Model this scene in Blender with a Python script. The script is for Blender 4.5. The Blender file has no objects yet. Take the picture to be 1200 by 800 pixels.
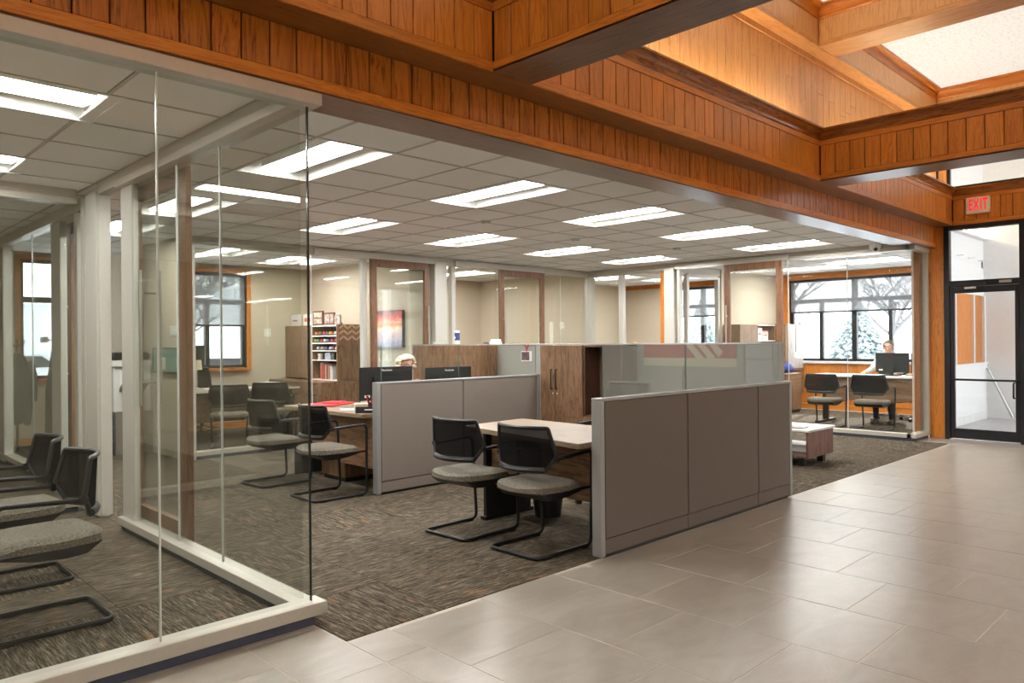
import bpy, bmesh, math, random
from mathutils import Vector, Matrix
random.seed(11)
S = bpy.context.scene
COL = S.collection
PI = math.pi

EXPOSURE, SKY, SUN, LAMP, COVEL, PANEL_GLOW = 0.0, 6.0, 9.0, 57.0, 60.0, 0.80
# ------------------------------------------------------------------ camera
cd = bpy.data.cameras.new('camera'); cam = bpy.data.objects.new('camera', cd); COL.objects.link(cam)
yaw, roll = 0.7961, -0.0084
fw = Vector((math.cos(yaw), math.sin(yaw), 0)); rt = Vector((math.sin(yaw), -math.cos(yaw), 0)); up = Vector((0, 0, 1))
r2 = rt*math.cos(roll) + up*math.sin(roll); u2 = -rt*math.sin(roll) + up*math.cos(roll)
cam.matrix_world = Matrix(((r2.x, u2.x, -fw.x, 0), (r2.y, u2.y, -fw.y, 0), (r2.z, u2.z, -fw.z, 1.40), (0, 0, 0, 1)))
cd.sensor_width = 36; cd.lens = 881.3/1200*36; cd.clip_start = .05; cd.clip_end = 400
S.camera = cam
# ------------------------------------------------------------------ view, sky, sun
S.view_settings.view_transform = 'Standard'; S.view_settings.look = 'None'
S.view_settings.exposure = EXPOSURE; S.view_settings.gamma = 1
S.cycles.transparent_max_bounces = 48; S.cycles.max_bounces = 10; S.cycles.diffuse_bounces = 5; S.cycles.glossy_bounces = 4
S.cycles.sample_clamp_indirect = 6
w = bpy.data.worlds.new('overcast_sky'); S.world = w; w.use_nodes = True
wn = w.node_tree.nodes; wl = w.node_tree.links; wn.clear()
wo = wn.new('ShaderNodeOutputWorld'); wb = wn.new('ShaderNodeBackground'); wl.new(wb.outputs[0], wo.inputs[0])
wt = wn.new('ShaderNodeTexCoord'); wz = wn.new('ShaderNodeSeparateXYZ'); wl.new(wt.outputs['Generated'], wz.inputs[0])
wr = wn.new('ShaderNodeValToRGB'); wl.new(wz.outputs[2], wr.inputs[0]); wl.new(wr.outputs[0], wb.inputs[0])
wr.color_ramp.elements[0].color = (.93, .96, 1, 1); wr.color_ramp.elements[1].color = (.78, .88, 1, 1)
wb.inputs[1].default_value = SKY
sd = bpy.data.lights.new('winter_sun', 'SUN'); sd.energy = SUN; sd.angle = math.radians(1.2); sd.color = (1, .95, .88)
sun = bpy.data.objects.new('winter_sun', sd); COL.objects.link(sun)
sun.rotation_euler = Vector((-.80, -.18, -.62)).to_track_quat('-Z', 'Y').to_euler(); sun.location = (30, 6, 20)

# ------------------------------------------------------------------ node helpers
def newmat(name):
    m = bpy.data.materials.new(name); m.use_nodes = True; nt = m.node_tree
    b = nt.nodes['Principled BSDF']; return m, nt.nodes, nt.links, b
def ocoord(N, L, scale, rnd=True):
    tc = N.new('ShaderNodeTexCoord'); mp = N.new('ShaderNodeMapping'); L.new(tc.outputs['Object'], mp.inputs[0])
    mp.inputs['Scale'].default_value = scale
    if rnd:
        oi = N.new('ShaderNodeObjectInfo'); mu = N.new('ShaderNodeMath'); mu.operation = 'MULTIPLY'; mu.inputs[1].default_value = 37.3
        L.new(oi.outputs['Random'], mu.inputs[0]); cx = N.new('ShaderNodeCombineXYZ')
        for i in range(3): L.new(mu.outputs[0], cx.inputs[i])
        L.new(cx.outputs[0], mp.inputs['Location'])
    return mp.outputs[0]
def noise(N, L, vec, scale, detail=3, rough=.55, dist=0):
    n = N.new('ShaderNodeTexNoise'); L.new(vec, n.inputs['Vector']); n.inputs['Scale'].default_value = scale
    n.inputs['Detail'].default_value = detail; n.inputs['Roughness'].default_value = rough; n.inputs['Distortion'].default_value = dist
    return n.outputs['Fac']
def ramp(N, L, fac, stops):
    r = N.new('ShaderNodeValToRGB'); L.new(fac, r.inputs[0]); e = r.color_ramp.elements
    while len(e) < len(stops): e.new(.5)
    for k, (p, c) in enumerate(stops): e[k].position = p; e[k].color = (*c, 1) if len(c) == 3 else c
    return r.outputs[0]
def bump(N, L, b, h, s, d=.002):
    bp = N.new('ShaderNodeBump'); bp.inputs['Strength'].default_value = s; bp.inputs['Distance'].default_value = d
    L.new(h, bp.inputs['Height']); L.new(bp.outputs[0], b.inputs['Normal'])
def mixc(N, L, fac, a, c, mode='MIX'):
    m = N.new('ShaderNodeMix'); m.data_type = 'RGBA'; m.blend_type = mode
    for v, i in ((fac, 0), (a, 6), (c, 7)):
        if hasattr(v, 'is_linked') or hasattr(v, 'links'): L.new(v, m.inputs[i])
        elif i == 0: m.inputs[0].default_value = v
        else: m.inputs[i].default_value = (*v, 1)
    return m.outputs[2]
def pm(name, c, rough=.5, metal=0, var=.08, scale=6, stretch=(1, 1, 1), bmp=0, spec=.5, rnd=True):
    m, N, L, b = newmat(name); v = ocoord(N, L, stretch, rnd); f = noise(N, L, v, scale, 4)
    a = tuple(max(0, x*(1-var)) for x in c); d = tuple(min(1, x*(1+var)) for x in c)
    L.new(ramp(N, L, f, [(.3, a), (.7, d)]), b.inputs['Base Color'])
    b.inputs['Roughness'].default_value = rough; b.inputs['Metallic'].default_value = metal; b.inputs['Specular IOR Level'].default_value = spec
    if bmp: bump(N, L, b, f, bmp)
    return m
def wood(name, dark, mid, light, axis, rough=.35, g=1.0, tone=.16, spec=.5):
    m, N, L, b = newmat(name)
    st = {'x': (.9, 9, 9), 'y': (9, .9, 9), 'z': (9, 9, .9)}[axis]; fs = {'x': (4, 90, 90), 'y': (90, 4, 90), 'z': (90, 90, 4)}[axis]
    v = ocoord(N, L, st); n1 = noise(N, L, v, 1.3*g, 5, .6, 1.6)
    wv = N.new('ShaderNodeMath'); wv.operation = 'PINGPONG'; wv.inputs[1].default_value = .5
    mu = N.new('ShaderNodeMath'); mu.operation = 'MULTIPLY'; mu.inputs[1].default_value = 5.0; L.new(n1, mu.inputs[0]); L.new(mu.outputs[0], wv.inputs[0])
    col = ramp(N, L, wv.outputs[0], [(.0, dark), (.10, mid), (.5, light)])
    v2 = ocoord(N, L, fs); n2 = noise(N, L, v2, 1.6, 3, .7)
    g2 = ramp(N, L, n2, [(.32, (.78, .75, .72)), (.6, (1, 1, 1))])
    col = mixc(N, L, .75, col, g2, 'MULTIPLY')
    oi = N.new('ShaderNodeObjectInfo'); t = ramp(N, L, oi.outputs['Random'], [(0, (1-tone,)*3), (1, (1+tone*.6, 1+tone*.5, 1+tone*.4))])
    col = mixc(N, L, 1.0, col, t, 'MULTIPLY')
    L.new(col, b.inputs['Base Color']); b.inputs['Roughness'].default_value = rough; b.inputs['Specular IOR Level'].default_value = spec
    bump(N, L, b, n2, .12, .001)
    return m
def emis(name, c, s, tex=None):
    m, N, L, b = newmat(name); b.inputs['Base Color'].default_value = (*[x*(.25 if tex else 1) for x in c], 1); b.inputs['Emission Strength'].default_value = s
    if tex:
        v = ocoord(N, L, (1, 1, 1), False); f = noise(N, L, v, tex[0], 2, .6)
        L.new(ramp(N, L, f, [(.35, tuple(x*(1-tex[1]) for x in c)), (.65, c)]), b.inputs['Emission Color'])
    else: b.inputs['Emission Color'].default_value = (*c, 1)
    b.inputs['Roughness'].default_value = .6
    return m
def glassmat(name, tint, base=.04, gloss=.02, alpha_c=None, haze=0.0):
    m = bpy.data.materials.new(name); m.use_nodes = True; N = m.node_tree.nodes; L = m.node_tree.links; N.clear()
    out = N.new('ShaderNodeOutputMaterial'); tr = N.new('ShaderNodeBsdfTransparent'); gl = N.new('ShaderNodeBsdfGlossy')
    tr.inputs[0].default_value = (*tint, 1); gl.inputs['Roughness'].default_value = gloss; gl.inputs[0].default_value = (.95, 1, .98, 1)
    lw = N.new('ShaderNodeLayerWeight'); lw.inputs[0].default_value = .5
    p = N.new('ShaderNodeMath'); p.operation = 'POWER'; p.inputs[1].default_value = 5; L.new(lw.outputs['Facing'], p.inputs[0])
    mm = N.new('ShaderNodeMath'); mm.operation = 'MULTIPLY_ADD'; mm.inputs[1].default_value = .9; mm.inputs[2].default_value = base; L.new(p.outputs[0], mm.inputs[0])
    base_sh = tr.outputs[0]
    if haze:
        df = N.new('ShaderNodeBsdfDiffuse'); df.inputs[0].default_value = (*alpha_c, 1); nz = N.new('ShaderNodeTexNoise'); nz.inputs['Scale'].default_value = 300
        hm = N.new('ShaderNodeMixShader'); hm.inputs[0].default_value = haze; L.new(base_sh, hm.inputs[1]); L.new(df.outputs[0], hm.inputs[2]); base_sh = hm.outputs[0]
    mx = N.new('ShaderNodeMixShader'); L.new(mm.outputs[0], mx.inputs[0]); L.new(base_sh, mx.inputs[1]); L.new(gl.outputs[0], mx.inputs[2]); L.new(mx.outputs[0], out.inputs[0])
    return m
def screenmat(name, c, opac, scale=900):
    """woven screen fabric: threads of colour c with see-through gaps"""
    m = bpy.data.materials.new(name); m.use_nodes = True; N = m.node_tree.nodes; L = m.node_tree.links; N.clear()
    out = N.new('ShaderNodeOutputMaterial'); tr = N.new('ShaderNodeBsdfTransparent'); df = N.new('ShaderNodeBsdfDiffuse')
    v = ocoord(N, L, (1, 1, 1)); f = noise(N, L, v, scale, 1); L.new(ramp(N, L, f, [(.3, tuple(x*.8 for x in c)), (.7, c)]), df.inputs[0])
    mx = N.new('ShaderNodeMixShader'); mx.inputs[0].default_value = opac; L.new(tr.outputs[0], mx.inputs[1]); L.new(df.outputs[0], mx.inputs[2]); L.new(mx.outputs[0], out.inputs[0])
    return m

# ------------------------------------------------------------------ mesh helpers
class MB:
    def __init__(s): s.v = []; s.f = []; s.m = []
    def add(s, vs, fs, mi=0):
        o = len(s.v); s.v += [tuple(p) for p in vs]; s.f += [tuple(i+o for i in f) for f in fs]; s.m += [mi]*len(fs); return s
    def box(s, a, b, mi=0):
        x0, y0, z0 = (min(a[i], b[i]) for i in range(3)); x1, y1, z1 = (max(a[i], b[i]) for i in range(3))
        return s.add([(x0, y0, z0), (x1, y0, z0), (x1, y1, z0), (x0, y1, z0), (x0, y0, z1), (x1, y0, z1), (x1, y1, z1), (x0, y1, z1)],
                     [(0, 3, 2, 1), (4, 5, 6, 7), (0, 1, 5, 4), (1, 2, 6, 5), (2, 3, 7, 6), (3, 0, 4, 7)], mi)
    def obox(s, c, size, M=None, mi=0):
        q = MB().box([-x/2 for x in size], [x/2 for x in size]); M = M or Matrix()
        return s.add([(M @ Vector(p)) + Vector(c) for p in q.v], q.f, mi)
    def tube(s, pts, r, n=8, mi=0, closed=False):
        P = [Vector(p) for p in pts]; k = len(P); rs = r if isinstance(r, (list, tuple)) else [r]*k
        T = []
        for i in range(k):
            a = P[i-1] if (i or closed) else P[i]; b = P[(i+1) % k] if (i < k-1 or closed) else P[i]
            T.append((b-a).normalized())
        u = T[0].orthogonal().normalized(); vs = []
        for i in range(k):
            u = (u - T[i]*u.dot(T[i])).normalized(); w_ = T[i].cross(u)
            for j in range(n):
                a = 2*PI*j/n; vs.append(P[i] + (u*math.cos(a) + w_*math.sin(a))*rs[i])
        fs = []
        for i in range(k if closed else k-1):
            i2 = (i+1) % k
            for j in range(n): fs.append((i*n+j, i*n+(j+1) % n, i2*n+(j+1) % n, i2*n+j))
        if not closed: fs += [tuple(range(n))[::-1], tuple((k-1)*n+j for j in range(n))]
        return s.add(vs, fs, mi)
    def lathe(s, prof, c=(0, 0, 0), n=16, mi=0):
        vs = []; fs = []; k = len(prof)
        for (r, z) in prof:
            for j in range(n): vs.append((c[0]+r*math.cos(2*PI*j/n), c[1]+r*math.sin(2*PI*j/n), c[2]+z))
        for i in range(k-1):
            for j in range(n): fs.append((i*n+j, i*n+(j+1) % n, (i+1)*n+(j+1) % n, (i+1)*n+j))
        fs += [tuple(range(n))[::-1], tuple((k-1)*n+j for j in range(n))]
        return s.add(vs, fs, mi)
    def prism(s, poly, axis, a, b, mi=0):
        """polygon in the plane across `axis`, run from a to b"""
        def mk(p, t): return {'x': (t, p[0], p[1]), 'y': (p[0], t, p[1]), 'z': (p[0], p[1], t)}[axis]
        n = len(poly); vs = [mk(p, a) for p in poly] + [mk(p, b) for p in poly]
        return s.add(vs, [tuple(range(n)), tuple(range(n, 2*n))[::-1]] + [(i, i+n, (i+1) % n+n, (i+1) % n) for i in range(n)], mi)
    def ell(s, c, r, nu=12, nv=8, mi=0, M=None):
        vs = []; fs = []; M = M or Matrix()
        for i in range(nv+1):
            t = PI*i/nv
            for j in range(nu):
                p = 2*PI*j/nu; vs.append(Vector(c) + M @ Vector((r[0]*math.sin(t)*math.cos(p), r[1]*math.sin(t)*math.sin(p), r[2]*math.cos(t))))
        for i in range(nv):
            for j in range(nu): fs.append((i*nu+j, (i+1)*nu+j, (i+1)*nu+(j+1) % nu, i*nu+(j+1) % nu))
        return s.add(vs, fs, mi)
    def grid(s, fn, nu, nv, mi=0):
        vs = [fn(i/nu, j/nv) for i in range(nu+1) for j in range(nv+1)]
        return s.add(vs, [(i*(nv+1)+j, (i+1)*(nv+1)+j, (i+1)*(nv+1)+j+1, i*(nv+1)+j+1) for i in range(nu) for j in range(nv)], mi)
def B(a, b): return MB().box(a, b)
def fillet(pts, r, n=5):
    P = [Vector(p) for p in pts]; out = [P[0]]
    for i in range(1, len(P)-1):
        a = (P[i-1]-P[i]); b = (P[i+1]-P[i]); d = min(r, a.length*.49, b.length*.49)
        p = P[i]+a.normalized()*d; q = P[i]+b.normalized()*d
        for k in range(n+1):
            t = k/n; out.append(p*(1-t)**2 + P[i]*2*t*(1-t) + q*t*t)
    return out + [P[-1]]
def fillet_loop(pts, r, n=5):
    P = [Vector(p) for p in pts]; k = len(P); out = []
    for i in range(k):
        a = P[i-1]-P[i]; b = P[(i+1) % k]-P[i]; d = min(r, a.length*.49, b.length*.49)
        p = P[i]+a.normalized()*d; q = P[i]+b.normalized()*d
        for j in range(n+1):
            t = j/n; out.append(p*(1-t)**2 + P[i]*2*t*(1-t) + q*t*t)
    return out
def mesh_of(name, mb, mats, bevel=0, smooth=False, off=(0, 0, 0), seg=2):
    me = bpy.data.meshes.new(name); o = Vector(off)
    me.from_pydata([Vector(p)-o for p in mb.v], [], mb.f)
    for m in (mats if isinstance(mats, (list, tuple)) else [mats]): me.materials.append(m)
    me.polygons.foreach_set('material_index', mb.m)
    bm = bmesh.new(); bm.from_mesh(me)
    bmesh.ops.recalc_face_normals(bm, faces=bm.faces)
    if bevel:
        ed = [e for e in bm.edges if len(e.link_faces) == 2 and e.calc_face_angle(0) > .6]
        bmesh.ops.bevel(bm, geom=ed, offset=bevel, segments=seg, affect='EDGES', clamp_overlap=True)
    bm.to_mesh(me); bm.free()
    if smooth:
        me.polygons.foreach_set('use_smooth', [True]*len(me.polygons)); me.set_sharp_from_angle(angle=math.radians(40))
    me.update(); return me
def wloc(o):
    l = Vector((0, 0, 0))
    while o: l = l + o.location; o = o.parent
    return l
def part(T, name, mb, mats, bevel=0, smooth=False, label=None, kind=None, seg=2, loc=None):
    """one mesh object under T; points are given in the world (or, for a template at the origin, in its own frame)"""
    off = wloc(T) if T else Vector((0, 0, 0))
    l = Vector(loc)-off if loc else Vector((0, 0, 0))
    o = bpy.data.objects.new(name, mesh_of(name, mb, mats, bevel, smooth, off+l, seg)); COL.objects.link(o); o.location = l
    if T: o.parent = T
    if label: o['label'] = label
    if kind: o['kind'] = kind
    return o
def inst(T, name, me, loc, rot=None, mat=None):
    o = bpy.data.objects.new(name, me); COL.objects.link(o); o.location = Vector(loc)-(wloc(T) if T else Vector())
    if rot: o.rotation_euler = rot
    if T: o.parent = T
    return o
def tag(o, label, cat, group=None, kind=None):
    o['label'] = label; o['category'] = cat
    if group: o['group'] = group
    if kind: o['kind'] = kind
    return o
def thing(name, label, cat, loc=(0, 0, 0), group=None, kind=None):
    o = bpy.data.objects.new(name, None); COL.objects.link(o); o.location = loc; o.empty_display_size = .1
    return tag(o, label, cat, group, kind)
def single(name, label, cat, mb, mats, loc, group=None, **k):
    o = part(None, name, mb, mats, loc=loc, **k); return tag(o, label, cat, group)
def structure(name, loc=(0, 0, 0), label=None):
    o = bpy.data.objects.new(name, None); COL.objects.link(o); o.location = loc; o['kind'] = 'structure'
    if label: o['label'] = label
    return o
def smesh(name, mb, mats, **k):
    o = part(None, name, mb, mats, **k); o['kind'] = 'structure'; return o
def copy_tree(o, parent=None):
    c = o.copy(); COL.objects.link(c)
    if parent: c.parent = parent
    for ch in list(o.children): copy_tree(ch, c)
    return c
def place(proto, loc, rz, label, group=None, first=False):
    c = proto if first else copy_tree(proto)
    c.location = loc; c.rotation_euler = (0, 0, rz); c['label'] = label
    if group: c['group'] = group
    return c
def text_mb(txt, size, M, ext=.002, mi=0, bold=0):
    cu = bpy.data.curves.new('lettering', 'FONT'); cu.body = txt; cu.size = size; cu.extrude = ext; cu.align_x = 'CENTER'; cu.align_y = 'CENTER'; cu.resolution_u = 2; cu.offset = bold; cu.space_character = 1.0+bold*45
    o = bpy.data.objects.new('lettering', cu); COL.objects.link(o)
    me = bpy.data.meshes.new_from_object(o.evaluated_get(bpy.context.evaluated_depsgraph_get())) if False else o.to_mesh()
    mb = MB().add([M @ v.co for v in me.vertices], [tuple(p.vertices) for p in me.polygons], mi)
    o.to_mesh_clear(); bpy.data.objects.remove(o); bpy.data.curves.remove(cu); return mb
def frameM(o, x, y):
    """matrix with origin o, local x and y axes"""
    x = Vector(x).normalized(); y = Vector(y).normalized(); z = x.cross(y)
    return Matrix(((x.x, y.x, z.x, o[0]), (x.y, y.y, z.y, o[1]), (x.z, y.z, z.z, o[2]), (0, 0, 0, 1)))

# ------------------------------------------------------------------ materials
OAKD, OAKM, OAKL = (.45, .135, .014), (.57, .188, .021), (.65, .24, .034)
OZ = wood('honey_oak_vertical', OAKD, OAKM, OAKL, 'z'); OX = wood('honey_oak_along_x', OAKD, OAKM, OAKL, 'x'); OY = wood('honey_oak_along_y', OAKD, OAKM, OAKL, 'y')
SOF = wood('dark_stained_soffit', (.075, .033, .015), (.135, .066, .033), (.175, .090, .048), 'x', .28, tone=.03); SOFY = wood('shade_dark_soffit_y', (.075, .033, .015), (.135, .066, .033), (.175, .090, .048), 'y', .28, tone=.03)  # underlit look of the soffits is mixed into this darker colour
BACKER = pm('gap_shade_backing', (.030, .012, .005), .9, 0, .2, 40)  # core blackened so the gaps between boards read as deep shade
OZL = wood('flame_oak_vertical', (.20, .052, .006), (.43, .132, .014), (.57, .195, .024), 'z', .34, .85, .13)
SOF2 = wood('shade_umber_soffit', (.13, .042, .008), (.22, .075, .013), (.28, .10, .018), 'x', .3, tone=.04)  # oak darkened to carry the shade under the upper fascia
CRX = wood('glossy_crown_x', (.14, .042, .007), (.27, .088, .014), (.35, .125, .020), 'x', .22, tone=.04); CRY = wood('glossy_crown_y', (.14, .042, .007), (.27, .088, .014), (.35, .125, .020), 'y', .22, tone=.04)
OXB = wood('light_oak_boards', (.60, .295, .10), (.72, .385, .15), (.78, .44, .18), 'z', .38, tone=.07)
DOORW = wood('door_oak', (.10, .045, .022), (.19, .090, .046), (.24, .118, .062), 'z', .4, tone=.05)
WN = [(.085, .042, .020), (.185, .103, .054), (.275, .160, .086)]
WZ = wood('walnut_laminate_vertical', *WN, 'z', .45, 1.2, .10); WX = wood('walnut_laminate_x', *WN, 'x', .45, 1.2, .08); WY = wood('walnut_laminate_y', *WN, 'y', .45, 1.2, .08)
DESKY = wood('desk_top_laminate', (.16, .105, .060), (.25, .178, .110), (.31, .23, .15), 'y', .38, 1.1, .05)
ALU = pm('greige_aluminium', (.55, .52, .46), .38, .35, .03, 40)
ALUW = pm('pale_aluminium', (.60, .585, .54), .35, .25, .03, 40)
DKT = pm('blue_grey_toe_kick', (.07, .08, .12), .5, .2)
BLACK = pm('black_plastic', (.012, .012, .013), .42, 0, .2, 60)
BLKM = pm('black_powder_coat', (.015, .015, .016), .33, .3, .1, 80)
DFRAME = pm('dark_bronze_frame', (.018, .018, .021), .4, .4, .1, 30)
STEEL = pm('brushed_steel', (.55, .54, .52), .3, .9, .05, 60)
CHROME = pm('chrome', (.8, .8, .8), .12, 1, .02, 60)
WALL = pm('woven_wallpaper', (.60, .525, .415), .85, 0, .08, 55, (1, 1, 1), .15, .2)
WHITEW = pm('white_wall_paint', (.80, .80, .80), .7, 0, .03, 30)
CEILT = pm('acoustic_tile', (.87, .865, .85), .9, 0, .05, 160, (1, 1, 1), .25, .2)
GRIDM = pm('ceiling_grid_paint', (.50, .48, .44), .6, 0, .03)
FIXW = pm('white_enamel', (.86, .87, .85), .45, 0, .02)
LENS = emis('fluorescent_lens', (1, .98, .945), LAMP)
COVE = emis('cove_strip', (1, .80, .50), COVEL)
GLOWP = emis('pebbled_glow_panel', (1, .975, .90), PANEL_GLOW, (30, .26))
GLASS = glassmat('clear_glass', (.972, .980, .970), .026)
GLASSL = glassmat('lobby_office_glass', (.925, .935, .92), .026)
GEDGE = pm('green_glass_edge', (.10, .16, .14), .15, 0, .05)
FROST = glassmat('satin_screen_glass', (.86, .885, .885), .03, .12, (.48, .53, .545), .30)
JOINT = pm('clear_silicone_joint', (.62, .66, .64), .25, 0, .05)
SHADE = screenmat('grey_shade_fabric', (.32, .34, .37), .54)
MESHF = screenmat('black_chair_mesh', (.013, .012, .013), .955)
SEATF = pm('oatmeal_tweed', (.175, .158, .128), .9, 0, .6, 130, (1, 1, 1), .5, .15)
SEATG = SEATF
FAB = pm('warm_grey_panel_fabric', (.160, .135, .120), .85, 0, .12, 220, (1, 1, 1), .25, .2)
FAB2 = pm('light_warm_panel_fabric', (.215, .186, .160), .85, 0, .12, 220, (1, 1, 1), .25, .2)
FABC = pm('cool_grey_panel_fabric', (.33, .34, .31), .85, 0, .10, 220, (1, 1, 1), .25, .2)
FABL = pm('pale_blue_grey_panel', (.42, .44, .47), .8, 0, .06, 200, (1, 1, 1), .2, .2)
TRIMG = pm('grey_panel_trim', (.33, .33, .33), .4, .3, .03)
PANELPRINT_R = pm('printed_red', (.36, .055, .06), .8, 0, .08, 200); PANELPRINT_C = pm('printed_cream', (.58, .55, .40), .8, 0, .05, 200)
WHITEL = pm('white_laminate', (.78, .78, .77), .35, 0, .02)
PAPER = pm('white_paper', (.82, .82, .80), .7, 0, .02)
RED = pm('red_card', (.55, .02, .03), .5, 0, .1)
BLUE = pm('blue_cloth', (.05, .07, .30), .8, 0, .3, 30)
SNOW = pm('snow', (.82, .85, .90), .9, 0, .05, .6)
BARK = pm('grey_bark', (.17, .165, .165), .9, 0, .3, 12, (6, 6, 1), .4)
NEEDLE = pm('blue_green_needles', (.40, .47, .47), .9, 0, .5, 5)
TRUCKW = pm('white_truck_paint', (.75, .78, .80), .4, 0, .04)
ASPH = pm('wet_asphalt', (.30, .31, .33), .8, 0, .1)
TILEFL = None
def carpet():
    m, N, L, b = newmat('striated_carpet_tile'); v = ocoord(N, L, (2.6, 36, 1)); f = noise(N, L, v, 3.2, 6, .78)
    base = ramp(N, L, f, [(.32, (.018, .013, .009)), (.45, (.066, .051, .036)), (.54, (.138, .113, .082)), (.67, (.40, .345, .26))])
    v3 = ocoord(N, L, (60, 60, 60)); f3 = noise(N, L, v3, 3.6, 2); base = mixc(N, L, .65, base, ramp(N, L, f3, [(.35, (.5, .5, .5)), (.65, (1, 1, 1))]), 'MULTIPLY')
    v2 = ocoord(N, L, (3.2, 12, 1)); f2 = noise(N, L, v2, 1.9, 2, .4); k = ramp(N, L, f2, [(.66, (0, 0, 0)), (.72, (.45, .45, .45))])
    col = mixc(N, L, k, base, (.30, .15, .07)); L.new(col, b.inputs['Base Color'])
    b.inputs['Roughness'].default_value = .95; b.inputs['Specular IOR Level'].default_value = .1; bump(N, L, b, f3, .7, .004); return m
CARPET = carpet()
def floortile():
    m, N, L, b = newmat('porcelain_floor_tile'); v = ocoord(N, L, (1.2, 2.6, 1)); f = noise(N, L, v, 2.4, 7, .62, .8)
    col = ramp(N, L, f, [(.28, (.305, .272, .226)), (.5, (.36, .325, .274)), (.72, (.415, .378, .322))])
    v2 = ocoord(N, L, (1, 1, 1)); f2 = noise(N, L, v2, 260, 2); col = mixc(N, L, .35, col, ramp(N, L, f2, [(.3, (.72, .72, .72)), (.6, (1, 1, 1))]), 'MULTIPLY')
    L.new(col, b.inputs['Base Color']); L.new(ramp(N, L, f, [(.25, (.27,)*3), (.75, (.34,)*3)]), b.inputs['Roughness']); bump(N, L, b, f, .15, .002)
    b.inputs['Specular IOR Level'].default_value = .45
    return m
TILEM = floortile(); GROUT = pm('grout', (.56, .50, .42), .8, 0, .1, 50)

# ================================================================== SETTING
ZC = 2.71            # office ceiling
# ---- floor: porcelain tiles in the lobby, carpet tiles in the offices
floor = structure('floor')
part(floor, 'slab', B((-6, -6, -.12), (15.2, 12.6, -.0014)), GROUT)
def near(x, y, m=.5): return (y > .20*x-.25-m) and (.70*x+.714*y > 2.75-m) and (y < 1.2+6*x)
me_t = {}
far = MB()
def floor_piece(x0, x1, y0, y1):
    if x1-x0 < .03 or y1-y0 < .03: return
    cx, cy = (x0+x1)/2, (y0+y1)/2
    if near(cx, cy):
        k = (round(x1-x0, 3), round(y1-y0, 3))
        if k not in me_t: me_t[k] = mesh_of('floor_tile', B((-k[0]/2, -k[1]/2, -.01), (k[0]/2, k[1]/2, 0)), TILEM, bevel=.0015, seg=1)
        o = inst(floor, 'floor_tile', me_t[k], (cx, cy, random.uniform(-.0004, .0004)))
    else: far.box((x0, y0, -.01), (x1, y1, 0))
for k in range(-12, 15):
    xa, xb = 2.735+.6*k+.0022, 2.735+.6*(k+1)-.0022
    ytop = 3.39 if xb < 1.92 else (3.5 if xa > 11 else 3.068)
    pieces = [(xa, xb, ytop)]
    if xa < 1.9 < xb: pieces = [(xa, 1.898, 3.39), (1.902, xb, 3.068)]
    if xa < 11.05 < xb: pieces = [(xa, 11.05, 3.068), (11.055, xb, 3.45)]
    if xb > 11.6: pieces = [(xa, min(xb, 11.95), 3.45)]
    for (a, b_, yt) in pieces:
        y = (2.455 if k % 2 else 2.16) + .585*3
        while y > -4.5:
            y1, y0 = y-.0022, y-.585+.0022
            if y0 < yt: floor_piece(a, b_, y0, min(y1, yt))
            y -= .585
part(floor, 'outlying_floor_tile', far, TILEM, kind='stuff')
ct = mesh_of('carpet_tile', B((-.3045, -.3045, -.005), (.3045, .3045, .003)), CARPET, bevel=.002, seg=1)
cand = []
for i in range(-3, 22):
    for j in range(0, 15):
        x, y = 1.905+.305+.61*i, 3.072+.305+.61*j
        cand.append((x*.70+y*.714, x, y))
cand.sort(); farc = MB(); n_c = 0
for d, x, y in cand:
    if x < 1.9 and y < 3.5 or x > 14.9: continue
    if x < 1.9 and y > 6.9: farc.box((x-.3045, y-.3045, -.005), (x+.3045, y+.3045, .003)); continue
    if y < 3.4 and x > 10.9: continue
    if n_c < 235 and (y < 1.2+5.2*x) and y < 9.4 and x < 11.2:
        inst(floor, 'carpet_tile', ct, (x, y, 0), (0, 0, random.choice((0, 0, 0, PI/2, PI/2)))); n_c += 1
    else: farc.box((x-.3045, y-.3045, -.005), (x+.3045, y+.3045, .003))
part(floor, 'outlying_carpet_tile', farc, CARPET, kind='stuff')
farm = MB()                                    # cut carpet strip along the lobby office
for i in range(-3, 0): farm.box((1.905+.61*i, 3.46, -.005), (1.905+.61*i+.608, 3.68, .003))
part(floor, 'cut_carpet_tile', farm, CARPET)

# ---- suspended ceiling
ceiling = structure('ceiling')
part(ceiling, 'slab', B((-3, 3.66, 2.82), (15.1, 12.5, 2.9)), WHITEW)
FX = [(2.47+.61*3*i, 4.28+2.44*j, 'y') for j in range(2) for i in range(5)]                       # open office
FX += [(.12, 4.28, 'x'), (.12, 6.11, 'x'), (2.47, 8.55, 'y')]                                        # lobby office, copy area
FX += [(4.30, 9.77, 'y'), (5.52, 10.38, 'y'), (7.96, 9.77, 'y'), (9.18, 10.38, 'y')]               # two back offices
FX += [(12.23, 9.16, 'y'), (13.45, 8.55, 'y'), (11.62, 4.28, 'y'), (12.84, 4.28, 'y'), (13.45, 5.50, 'y')]
def in_fixture(x, y):
    for (fx, fy, ax) in FX:
        w_, l_ = (.61, 1.22) if ax == 'y' else (1.22, .61)
        if fx-.01 < x < fx+w_+.01 and fy-.01 < y < fy+l_+.01: return True
    return False
tm = mesh_of('ceiling_tile', B((-.295, -.295, 0), (.295, .295, .014)), CEILT, bevel=.004, seg=1)
ft = MB(); cnt = 0; gr = MB()
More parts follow.
